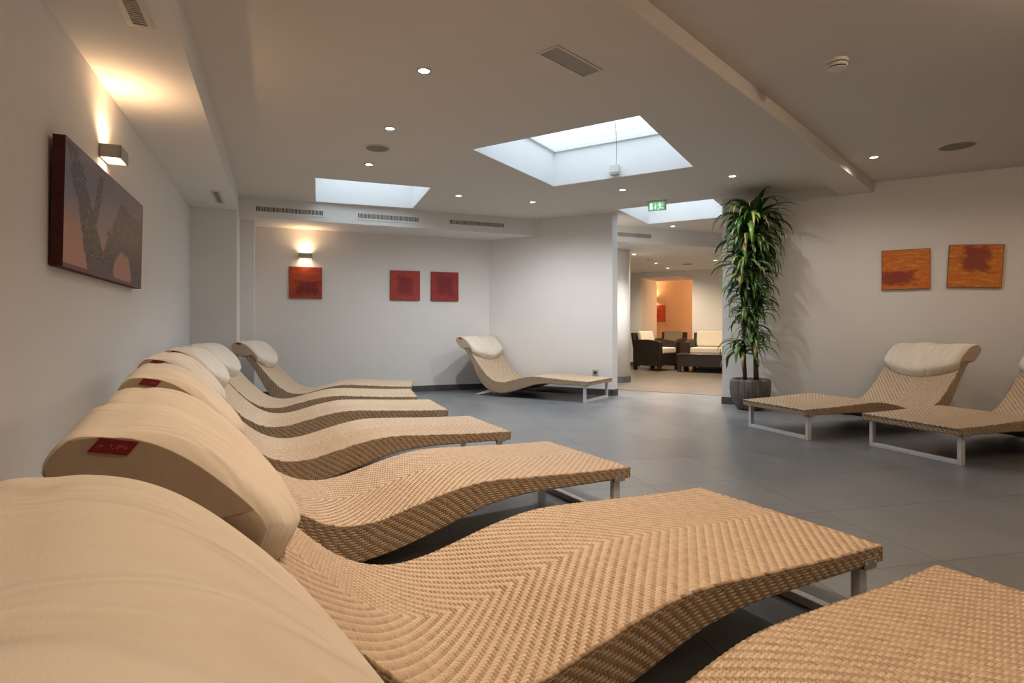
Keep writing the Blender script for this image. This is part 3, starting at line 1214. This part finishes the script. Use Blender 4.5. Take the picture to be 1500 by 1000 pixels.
for i, (ctr, rz, lab, clab, grp) in enumerate(places):
    loc = (ctr[0], ctr[1], 0)
    if i == 0:
        for o, l in ((L0, lab), (K0, clab)):
            o.location, o.rotation_euler, o['label'] = loc, (0, 0, rz), l
        L0['group'] = grp
        L0.scale = K0.scale = (0.95, 1, 1)
    else:
        for o in (dup(L0, loc, rz, lab, grp), dup(K0, loc, rz, clab)):
            o.scale = (1, 1, 1.04 if i == 7 else 1)


# ------------------------------------------------------------------ pictures
def canvas(name, face, side, p0, p1, zc0, zc1, depth, label, group=None, roll=0.0, lean=0.0):
    """hung on the wall between plan points p0 and p1 (left to right seen from the room)"""
    a, b = Vector(p0), Vector(p1)
    w = (b - a).length
    c = (a + b) / 2
    h = zc1 - zc0
    mb = MB()
    x0, x1, z0, z1 = -w / 2, w / 2, -h / 2, h / 2
    F = [(x0, -depth, z0), (x1, -depth, z0), (x1, -depth, z1), (x0, -depth, z1)]
    Bk = [(x0, 0, z0), (x1, 0, z0), (x1, 0, z1), (x0, 0, z1)]
    mb.quad(F, 0, [(0, 0), (1, 0), (1, 1), (0, 1)])
    mb.quad(Bk[::-1], 1, [(0, 0)] * 4)
    for k in range(4):
        j = (k + 1) % 4
        mb.quad([F[k], Bk[k], Bk[j], F[j]], 1, [(0, 0)] * 4)
    o = obj(name, mb, [face, side])
    o.location = (c.x, c.y, (zc0 + zc1) / 2)
    d = b - a
    o.rotation_mode = 'XYZ'
    o.matrix_world = Matrix.Translation(o.location) @ Matrix.Rotation(math.atan2(d.y, d.x), 4, 'Z') @ Matrix.Rotation(roll, 4, 'Y') @ Matrix.Rotation(lean, 4, 'X')
    tag(o, label, 'painting', group)
    return o


def WB(v):
    return W(8.295, v)


# large canvas on the left wall; seen from the room it runs from near (left) to far (right)
canvas('wide_canvas_painting', M['art_large'], M['art_large_side'], W(2.945, wl + 0.012), W(4.47, wl + 0.012), 1.178, 1.726, 0.045,
       'large dark mauve and copper painting on the left wall', lean=0.02)
GP = 'small square canvases on the walls'
canvas('square_canvas_painting', M['art_lit'], M['canvas_side'], WB(0.165), WB(0.585), 1.318, 1.74, 0.022,
       'red orange square picture under the lit lamp on the back wall', GP)
canvas('square_canvas_painting', M['art_red'], M['canvas_side'], WB(1.505), WB(1.93), 1.318, 1.74, 0.022,
       'dark red square picture, left one of the unlit pair on the back wall', GP)
canvas('square_canvas_painting', M['art_dark'], M['canvas_side'], WB(2.095), WB(2.51), 1.318, 1.742, 0.022,
       'dark red square picture nearest the back right corner', GP)


def RWp(x):
    return (x, Q0[1] - 0.6081 * (x - Q0[0]) - 0.004)


canvas('square_canvas_painting', M['art_orange_low'], M['canvas_side'], RWp(3.955), RWp(4.315), 1.327, 1.743, 0.022,
       'orange picture with a dark red band at lower left, nearer the plant', GP)
canvas('square_canvas_painting', M['art_orange_blot'], M['canvas_side'], RWp(4.440), RWp(4.812), 1.325, 1.752, 0.022,
       'orange picture with a dark red blot at its top, hung slightly tilted', GP, roll=math.radians(3.0))
a = (3.99 - pw[0]) / R1[0]
canvas('square_canvas_painting', M['art_far'], M['canvas_side'], line(line(pw, R1, a - 0.30), R2, -0.004), line(line(pw, R1, a + 0.36), R2, -0.004), 1.10, 1.56, 0.022,
       'red picture half hidden in the apricot room', GP)


# ------------------------------------------------------------------ vents and ceiling fittings
def slot_vent(v0, v1, z0, z1, label, u=7.64):
    """air slot in the bulkhead face"""
    w = v1 - v0
    c = W(u, (v0 + v1) / 2)
    t = thing('wall_vent', label, 'air vent', (c[0], c[1], (z0 + z1) / 2), math.atan2(V.y, V.x), 'air slots in the bulkhead')
    h = z1 - z0
    fr = 0.022
    mb = MB()
    mb.box(-w / 2 - fr, w / 2 + fr, -0.006, 0, h / 2, h / 2 + fr)
    mb.box(-w / 2 - fr, w / 2 + fr, -0.006, 0, -h / 2 - fr, -h / 2)
    mb.box(-w / 2 - fr, -w / 2, -0.006, 0, -h / 2, h / 2)
    mb.box(w / 2, w / 2 + fr, -0.006, 0, -h / 2, h / 2)
    obj('frame', mb, M['paint'], t)
    mb = MB()
    mb.box(-w / 2, w / 2, -0.0015, -0.0005, -h / 2, h / 2)
    obj('dark_sheet', mb, M['dark'], t)  # flat dark sheet, the shade inside the slot put into colour
    mb = MB()
    n = int(w / 0.0165)
    for k in range(1, n):
        x = -w / 2 + w * k / n
        mb.box(x - 0.0042, x + 0.0042, -0.005, -0.002, -h / 2, h / 2)
    obj('slats', mb, M['vent_frame'], t)
    return t


slot_vent(-0.217, 0.548, 2.329, 2.385, 'slatted air vent at the left end of the bulkhead')
slot_vent(0.982, 1.762, 2.330, 2.390, 'slatted air vent under the back skylight, middle of the bulkhead')
slot_vent(2.194, 2.980, 2.338, 2.393, 'slatted air vent at the right end of the bulkhead before the partition')
slot_vent(4.30, 5.47, 2.328, 2.390, 'slatted air vent seen through the opening above the round column')


def soffit_vent(u0, u1, v0, v1, label, fr, slats):
    c = W((u0 + u1) / 2, (v0 + v1) / 2)
    L, Wd = u1 - u0, v1 - v0
    t = thing('ceiling_vent', label, 'air vent', (c[0], c[1], LOW), math.atan2(U.y, U.x), 'air vents in the left soffit')
    mb = MB()
    mb.box(-L / 2 - fr, L / 2 + fr, Wd / 2, Wd / 2 + fr, -0.007, 0)
    mb.box(-L / 2 - fr, L / 2 + fr, -Wd / 2 - fr, -Wd / 2, -0.007, 0)
    mb.box(-L / 2 - fr, -L / 2, -Wd / 2, Wd / 2, -0.007, 0)
    mb.box(L / 2, L / 2 + fr, -Wd / 2, Wd / 2, -0.007, 0)
    obj('frame', mb, M['vent_frame'], t)
    mb = MB()
    mb.box(-L / 2, L / 2, -Wd / 2, Wd / 2, -0.0015, -0.0005)
    obj('dark_sheet', mb, M['dark'], t)  # thin dark sheet painted as the shaded depth of the vent
    mb = MB()
    n = slats
    for k in range(1, n):
        x = -L / 2 + L * k / n
        mb.box(x - 0.003, x + 0.003, -Wd / 2, Wd / 2, -0.006, -0.002)
    obj('slats', mb, M['vent_frame'] if slats < 40 else M['panel_mesh'], t)
    return t


soffit_vent(2.43, 2.965, -0.575, -0.520, 'slatted ceiling vent in the left soffit at the top edge', 0.024, 32)
soffit_vent(6.32, 6.86, -0.567, -0.520, 'small ceiling vent at the far end of the left soffit', 0.022, 60)

# access panel
pc = Vector((0.3465, 3.417))
d1 = Vector((0.298, 0.311))
ang = math.atan2(d1.y, d1.x)
t = thing('ceiling_panel', 'rectangular grey panel flush in the ceiling near the top', 'ceiling panel', (pc.x, pc.y, CEIL), ang)
mb = MB()
L, Wd, fr = 0.205, 0.062, 0.012
mb.box(-L - fr, L + fr, Wd, Wd + fr, -0.006, 0)
mb.box(-L - fr, L + fr, -Wd - fr, -Wd, -0.006, 0)
mb.box(-L - fr, -L, -Wd, Wd, -0.006, 0)
mb.box(L, L + fr, -Wd, Wd, -0.006, 0)
obj('frame', mb, M['vent_frame'], t)
mb = MB()
mb.box(-L, L, -Wd, Wd, -0.003, -0.0005)
obj('mesh_panel', mb, M['panel_mesh'], t)


def speaker(x, y, r, z, label):
    t = thing('ceiling_speaker', label, 'ceiling speaker', (x, y, z), 0, 'round ceiling speakers')
    mb = MB()
    seg = 40
    for (rr, zz) in ((r, -0.0005), (r * 0.98, -0.006), (r * 0.87, -0.007), (r * 0.86, -0.003)):
        for s in range(seg):
            mb.v.append((rr * math.cos(2 * PI * s / seg), rr * math.sin(2 * PI * s / seg), zz))
    for k in range(3):
        for s in range(seg):
            s2 = (s + 1) % seg
            mb.f.append((k * seg + s, k * seg + s2, (k + 1) * seg + s2, (k + 1) * seg + s))
            mb.mi.append(0)
    obj('rim', mb, M['vent_frame'], t, True)
    mb = MB()
    mb.lathe([(r * 0.86, -0.0045), (r * 0.86, -0.001)], 40)
    obj('grille', mb, M['speaker'], t)


speaker(-1.169, 5.053, 0.112, CEIL, 'small round grey speaker in the ceiling left of the large skylight')
speaker(3.826, 4.995, 0.148, CEIL, 'round grey speaker in the ceiling near the right wall')
speaker(3.648, 12.08, 0.13, LOW, 'round speaker in the lounge ceiling seen through the opening')

t = thing('smoke_detector', 'round white smoke detector on the ceiling at upper right', 'smoke detector', (1.903, 3.403, CEIL), 0, 'smoke detectors')
mb = MB()
mb.lathe([(0.060, 0.0), (0.060, -0.016), (0.058, -0.018)], 36)
obj('base', mb, M['white_plastic'], t)
mb = MB()
mb.lathe([(0.050, -0.0185), (0.050, -0.023)], 36)
mb.lathe([(0.044, -0.0405), (0.044, -0.046)], 36)
obj('smoke_gap', mb, M['dark'], t)
mb = MB()
mb.lathe([(0.056, -0.0235), (0.057, -0.032), (0.052, -0.040)], 36)
mb.lathe([(0.050, -0.0465), (0.046, -0.052), (0.030, -0.055)], 36)
obj('cap', mb, M['white_plastic'], t)
dup(t, (2.62, 11.05, LOW), 0, 'tiny smoke detector on the lounge ceiling between the downlights')

# motor box and cable in the large skylight
t = thing('skylight_motor', 'small grey motor box on the far wall of the large skylight', 'window motor', (1.075, 6.035, 2.49), math.atan2(-0.787, 1.295))
mb = MB()
mb.box(-0.05, 0.05, -0.055, 0.0, 0.035, 0.115)
obj('housing', mb, M['white_plastic'], t, bevel=0.004)
mb = MB()
mb.box(-0.046, 0.046, -0.053, -0.003, 0.012, 0.0345)
obj('dark_base', mb, M['alu_paint'], t, bevel=0.003)
cb = bpy.data.curves.new('motor_cable', 'CURVE')
cb.dimensions = '3D'
cb.bevel_depth = 0.0028
sp = cb.splines.new('BEZIER')
sp.bezier_points.add(2)
for bp, co in zip(sp.bezier_points, ((1.075, 5.99, 2.604), (1.03, 5.72, 2.70), (0.968, 5.456, 2.86))):
    bp.co = co
    bp.handle_left_type = bp.handle_right_type = 'AUTO'
cb.materials.append(M['cable'])
cable = link(bpy.data.objects.new('motor_cable', cb))
me = bpy.data.meshes.new_from_object(cable.evaluated_get(bpy.context.evaluated_depsgraph_get()))
bpy.data.objects.remove(cable)
co = obj('motor_cable', me, None)
co.parent = t
bpy.context.view_layer.update()
co.matrix_parent_inverse = t.matrix_world.inverted()

# wall socket on the partition
pd = Vector((P1[0] - P0[0], P1[1] - P0[1])).normalized()
pos = Vector(P1) - pd * 0.245
t = thing('wall_socket', 'square grey wall socket low on the partition behind the lone lounger', 'socket', (pos.x, pos.y, 0.306), math.atan2(pd.y, pd.x))
mb = MB()
mb.box(-0.042, 0.042, -0.010, 0, -0.042, 0.042)
obj('plate', mb, M['socket'], t, bevel=0.003)
mb = MB()
m4 = Matrix.Translation((0, -0.0115, 0)) @ Matrix.Rotation(PI / 2, 4, 'X')
mb.lathe([(0.021, -0.001), (0.021, 0.001)], 24)
mb.v = [tuple(m4 @ Vector(p)) for p in mb.v]
obj('recess_shade', mb, M['dark'], t)  # dark disc on the plate, shade of the hollow put into colour

# exit sign hanging from the ceiling
ea = math.atan2(-0.11, 0.244)
t = thing('exit_sign', 'lit green emergency exit sign with running figure hung from the ceiling', 'exit sign', (1.785, 7.13, CEIL), ea)
mb = MB()
mb.box(-0.135, 0.135, -0.02, 0.02, -0.012, 0)
obj('ceiling_plate', mb, M['white_plastic'], t, bevel=0.002)
for s in (-1, 1):
    mb = MB()
    mb.box(s * 0.108 - 0.009, s * 0.108 + 0.009, -0.012, 0.012, -0.045, -0.0125)
    obj('bracket', mb, M['white_plastic'], t)
mb = MB()
mb.box(-0.11, 0.105, -0.006, 0.006, -0.125, -0.014)
obj('glass_edge', mb, M['white_plastic'], t)
pn = MB()
pn.box(-0.098, 0.086, -0.0075, -0.0062, -0.118, -0.022)
panel = obj('green_panel', pn, M['exit_green'], t)
mb = MB()
yf = -0.0082


def poly(pts):
    mb.quad([(x, yf, z) for x, z in pts])


poly([(-0.092, -0.112), (-0.060, -0.112), (-0.060, -0.034), (-0.092, -0.034)])               # door
poly([(-0.031, -0.040), (-0.021, -0.040), (-0.021, -0.085), (-0.031, -0.085)])               # arrow shaft
poly([(-0.044, -0.082), (-0.026, -0.108), (-0.008, -0.082)])                                  # arrow head
poly([(0.026 + 0.009 * math.cos(k * PI / 4), -0.037 + 0.009 * math.sin(k * PI / 4)) for k in range(8)])   # head
poly([(0.016, -0.048), (0.036, -0.048), (0.040, -0.078), (0.024, -0.080)])                    # body
poly([(0.016, -0.048), (0.018, -0.056), (0.002, -0.072), (-0.003, -0.066)])                   # arm
poly([(0.036, -0.048), (0.052, -0.062), (0.064, -0.056), (0.062, -0.049), (0.052, -0.053), (0.040, -0.044)])
poly([(0.024, -0.078), (0.034, -0.080), (0.026, -0.098), (0.010, -0.112), (0.003, -0.106), (0.018, -0.094)])
poly([(0.032, -0.078), (0.042, -0.078), (0.050, -0.092), (0.074, -0.094), (0.074, -0.102), (0.044, -0.101)])
obj('pictogram', mb, M['exit_white'], panel)


# ------------------------------------------------------------------ potted plant
PX, PY = 2.705, 6.60
plant = thing('potted_dracaena', 'tall green strap leaved plant in a ribbed grey pot by the opening', 'plant', (PX, PY, 0))
mb = MB()
prof = [(0.125, 0.0), (0.15, 0.02), (0.185, 0.08), (0.208, 0.16), (0.217, 0.24), (0.214, 0.32), (0.207, 0.345),
        (0.190, 0.345), (0.186, 0.31)]
seg = 144
mb.lathe(prof, seg, rib=lambda s, z: (0.018 * math.cos(s * 2 * PI / 4) + 0.004 * math.sin(s * 1.7)) * (1 if 0.03 < z < 0.34 else 0.3))
obj('pot', mb, M['pot'], plant, True)
mb = MB()
mb.lathe([(0.180, 0.290), (0.183, 0.313), (0.10, 0.322)], 28)
obj('soil', mb, M['soil'], plant)


def bend(p0, p1, lean, n=10):
    a, b = Vector(p0), Vector(p1)
    return [a.lerp(b, k / n) + Vector((lean[0], lean[1], 0)) * math.sin(PI * k / n) for k in range(n + 1)]


rnd = random.Random(21)
CANES = [((-0.075, -0.02), (-0.13, -0.05), 1.60), ((-0.03, 0.05), (-0.02, 0.06), 1.30), ((0.035, -0.05), (-0.02, -0.06), 1.95),
         ((0.085, 0.0), (0.07, 0.01), 2.02)]


def foliage(center, zc, spread, n, L, up, seed):
    """rosette of arching strap leaves; returns verts, faces, tones"""
    rd = random.Random(seed)
    v, f, tone = [], [], []
    for k in range(n):
        az = 2 * PI * (k * 0.381966) + rd.uniform(-0.3, 0.3)
        el = up + rd.uniform(-0.45, 0.42)
        ln = L * rd.uniform(0.65, 1.15)
        wd = rd.uniform(0.019, 0.033) * (ln / 0.35) ** 0.4
        droop = rd.uniform(2.0, 3.8)
        z0 = zc + rd.uniform(-spread, spread)
        p = Vector((center[0], center[1], z0))
        t0 = rd.choice([rd.uniform(0.0, 0.5)] * 5 + [rd.uniform(0.5, 0.82)] * 2)
        dead = rd.random() < 0.10
        ns = 9
        step = ln / ns
        a = el
        side = Vector((-math.sin(az), math.cos(az), 0))
        tw = rd.uniform(-0.5, 0.5)
        i0 = len(v)
        for s in range(ns + 1):
            u = s / ns
            w = wd * (0.45 + 0.55 * min(1, u * 4)) * (1 - max(0, (u - 0.35) / 0.65) ** 1.6) + 0.0006
            d = Vector((math.cos(az) * math.cos(a), math.sin(az) * math.cos(a), math.sin(a)))
            nrm = side.cross(d).normalized()
            sd = (side * math.cos(tw * u) + nrm * math.sin(tw * u))
            keel = nrm * (-0.25 * w)
            v += [tuple(p - sd * w), tuple(p + keel), tuple(p + sd * w)]
            tt = t0 if not dead else (0.84 if u < 0.45 else 0.84 + 0.16 * (u - 0.45) / 0.55)
            if u > 0.86 and not dead and rd.random() < 0.5:
                tt = 0.9
            tone += [tt, min(1, tt + (0.10 if not dead else 0)), tt]
            p = p + d * step
            a -= droop * step / ln * (0.35 + 1.0 * u)
            a = max(a, -1.50)
            if p.z > CEIL - 0.04:
                p.z = CEIL - 0.04
        for s in range(ns):
            b = i0 + 3 * s
            f += [(b, b + 1, b + 4, b + 3), (b + 1, b + 2, b + 5, b + 4)]
    return v, f, tone


def foliage_obj(name, sets, parent):
    v, f, tone = [], [], []
    for (a, b, c) in sets:
        k = len(v)
        v += a
        f += [tuple(i + k for i in q_) for q_ in b]
        tone += c
    # keep leaves on the room side of the wall behind
    n = Vector((R2[0], R2[1]))
    out = []
    for p in v:
        d = (Vector((p[0] + PX, p[1] + PY)) - Vector(Q0)).dot(n)
        x, y = p[0], p[1]
        if d > -0.02:
            x -= n.x * (d + 0.02)
            y -= n.y * (d + 0.02)
        out.append((x, y, p[2]))
    me = bpy.data.meshes.new(name)
    me.from_pydata(out, [], f)
    at = me.attributes.new('tone', 'FLOAT', 'POINT')
    at.data.foreach_set('value', tone)
    me.polygons.foreach_set('use_smooth', [True] * len(me.polygons))
    me.materials.append(M['leaf'])
    o = obj(name, me, None, parent)
    s = o.modifiers.new('thickness', 'SOLIDIFY')
    s.thickness = 0.0012
    return o


for i, (b, t_, h) in enumerate(CANES):
    mb = MB()
    pts = bend((b[0], b[1], 0.30), (t_[0], t_[1], h), (0.015 * (-1) ** i, 0.01))
    mb.tube(pts, [0.017 - 0.004 * k / 10 for k in range(11)], 10)
    st = obj('stem', mb, M['cane'], plant, True)

# crowns along the canes, from the floor upwards: centre, height, scatter, leaves, length, lift
CROWNS = [((-0.09, -0.03), 0.72, 0.10, 40, 0.33, 0.35), ((0.05, -0.03), 0.78, 0.10, 30, 0.30, 0.35),
          ((-0.05, -0.05), 1.05, 0.14, 54, 0.30, 0.30), ((0.07, 0.0), 1.16, 0.12, 48, 0.32, 0.40),
          ((-0.08, -0.05), 1.38, 0.12, 56, 0.36, 0.35), ((0.04, -0.05), 1.48, 0.13, 48, 0.34, 0.30),
          ((-0.08, -0.05), 1.68, 0.13, 62, 0.42, 0.40), ((0.06, -0.02), 1.80, 0.13, 54, 0.40, 0.40),
          ((-0.04, -0.05), 1.96, 0.12, 58, 0.44, 0.45), ((0.08, 0.01), 2.02, 0.10, 40, 0.44, 0.45),
          ((0.00, -0.03), 2.12, 0.07, 44, 0.50, 0.70), ((0.05, 0.0), 2.15, 0.05, 16, 0.56, 0.95)]
for i, (c, z, s, n, L, up) in enumerate(CROWNS):
    foliage_obj('foliage', [foliage(c, z, s, n, L, up, 100 + i * 7)], plant)


# ------------------------------------------------------------------ lounge furniture
def rattan_seat(name, label, cat, loc, rz, width, seats, cushion, group):
    """local +y is the front; origin on the floor at the centre"""
    t = thing(name, label, cat, loc, rz, group)
    hw, dp = width / 2, 0.36
    arm = 0.11
    for s in (-1, 1):
        mb = MB()
        mb.v = []
        x0, x1 = (s * hw - (arm if s > 0 else 0)), (s * hw + (0 if s > 0 else arm))
        pr = [(-dp, 0.10), (dp, 0.10), (dp, 0.615), (dp - 0.05, 0.64), (0.0, 0.67), (-dp, 0.66)]
        n = len(pr)
        mb.v = [(x0, y, z) for y, z in pr] + [(x1, y, z) for y, z in pr]
        mb.f = [tuple(range(n)), tuple(reversed(range(n, 2 * n)))] + [(k, k + n, (k + 1) % n + n, (k + 1) % n) for k in range(n)]
        mb.mi = [0] * len(mb.f)
        obj('armrest', mb, M['rattan_dark'], t, bevel=0.012)
        for yy in (-dp + 0.035, dp - 0.035):
            mb = MB()
            cx = s * (hw - 0.04)
            mb.box(cx - 0.035, cx + 0.035, yy - 0.035, yy + 0.035, 0, 0.10)
            obj('leg', mb, M['rattan_dark'], t)
    mb = MB()
    mb.box(-hw + arm, hw - arm, -dp + 0.06, dp - 0.01, 0.13, 0.37)
    obj('seat_base', mb, M['rattan_dark'], t)
    mb = MB()
    m4 = Matrix.Translation((0, -dp + 0.03, 0.40)) @ Matrix.Rotation(math.radians(10), 4, 'X')
    mb.box(-hw + 0.02, hw - 0.02, -0.035, 0.03, -0.25, 0.42, mat=m4)
    obj('back_panel', mb, M['rattan_dark'], t, bevel=0.01)
    sw = (width - 2 * arm) / seats
    for k in range(seats):
        x0 = -hw + arm + sw * k
        mb = MB()
        mb.box(x0 + 0.004, x0 + sw - 0.004, -dp + 0.08, dp + 0.005, 0.372, 0.50)
        obj('seat_cushion', mb, M['cream_fabric'], t, bevel=0.03, seg=3)
        mb = MB()
        m4 = Matrix.Translation((0, -dp + 0.135, 0.50)) @ Matrix.Rotation(math.radians(12), 4, 'X')
        mb.box(x0 + 0.004, x0 + sw - 0.004, -0.055, 0.055, 0.004, 0.355, mat=m4)
        obj('back_cushion', mb, M[cushion], t, bevel=0.035, seg=3)
    return t


GF = 'dark rattan lounge seats'
# armchair seen from its side: front turned to the lower right
rattan_seat('rattan_armchair', 'dark rattan armchair with cream cushions seen from its side beyond the opening', 'armchair',
            (3.18, 12.84, 0), math.atan2(-0.78, 0.63) - PI / 2, 0.70, 1, 'cream_fabric', GF)
rattan_seat('rattan_armchair', 'dark rattan armchair with an olive back cushion behind the nearer armchair', 'armchair',
            (3.96, 14.55, 0), math.atan2(-0.854, -0.52) - PI / 2, 0.68, 1, 'olive_fabric', GF)
sf = Vector((3.77, 12.70)) + R1 * 0.75 + R2 * 0.37
rattan_seat('rattan_sofa', 'dark rattan sofa with cream cushions partly hidden by the plant wall', 'sofa',
            (sf.x, sf.y, 0), math.atan2(-0.854, -0.52) - PI / 2, 1.5, 2, 'cream_fabric', GF)
# coffee table
tc = Vector((3.453, 12.16)) + R1 * 0.55 + R2 * 0.29
t = thing('coffee_table', 'low dark rattan coffee table in front of the sofa', 'table', (tc.x, tc.y, 0), math.atan2(R1.y, R1.x))
for sx in (-1, 1):
    for sy in (-1, 1):
        mb = MB()
        mb.box(sx * 0.515 - 0.035, sx * 0.515 + 0.035, sy * 0.245 - 0.035, sy * 0.245 + 0.035, 0, 0.12)
        obj('leg', mb, M['rattan_dark'], t)
mb = MB()
mb.box(-0.55, 0.55, -0.28, 0.28, 0.1205, 0.365)
obj('body', mb, M['rattan_dark'], t, bevel=0.008)
mb = MB()
mb.box(-0.56, 0.56, -0.29, 0.29, 0.366, 0.385)
obj('top', mb, M['table_top'], t, bevel=0.004)

# ------------------------------------------------------------------ world, camera, colour
w = bpy.data.worlds.new('overcast_sky')
bpy.context.scene.world = w
w.use_nodes = True
bg = w.node_tree.nodes['Background']
bg.inputs[0].default_value = (0.82, 0.92, 1.0, 1)
bg.inputs[1].default_value = 1.95

cam = bpy.data.cameras.new('camera')
cam.sensor_width = 36.0
cam.lens = 851.2 / 1500 * 36
cam.shift_y = -19.7 / 1500
cam.clip_start = 0.01
co = bpy.data.objects.new('camera', cam)
C.objects.link(co)
co.location = (0, 0, CAMZ)
co.rotation_euler = (PI / 2, math.radians(0.0), 0)
sc = bpy.context.scene
sc.camera = co
sc.view_settings.view_transform = 'Standard'
sc.view_settings.look = 'None'
sc.view_settings.exposure = 0.33
sc.view_settings.gamma = 1.0
sc.view_settings.use_curve_mapping = False
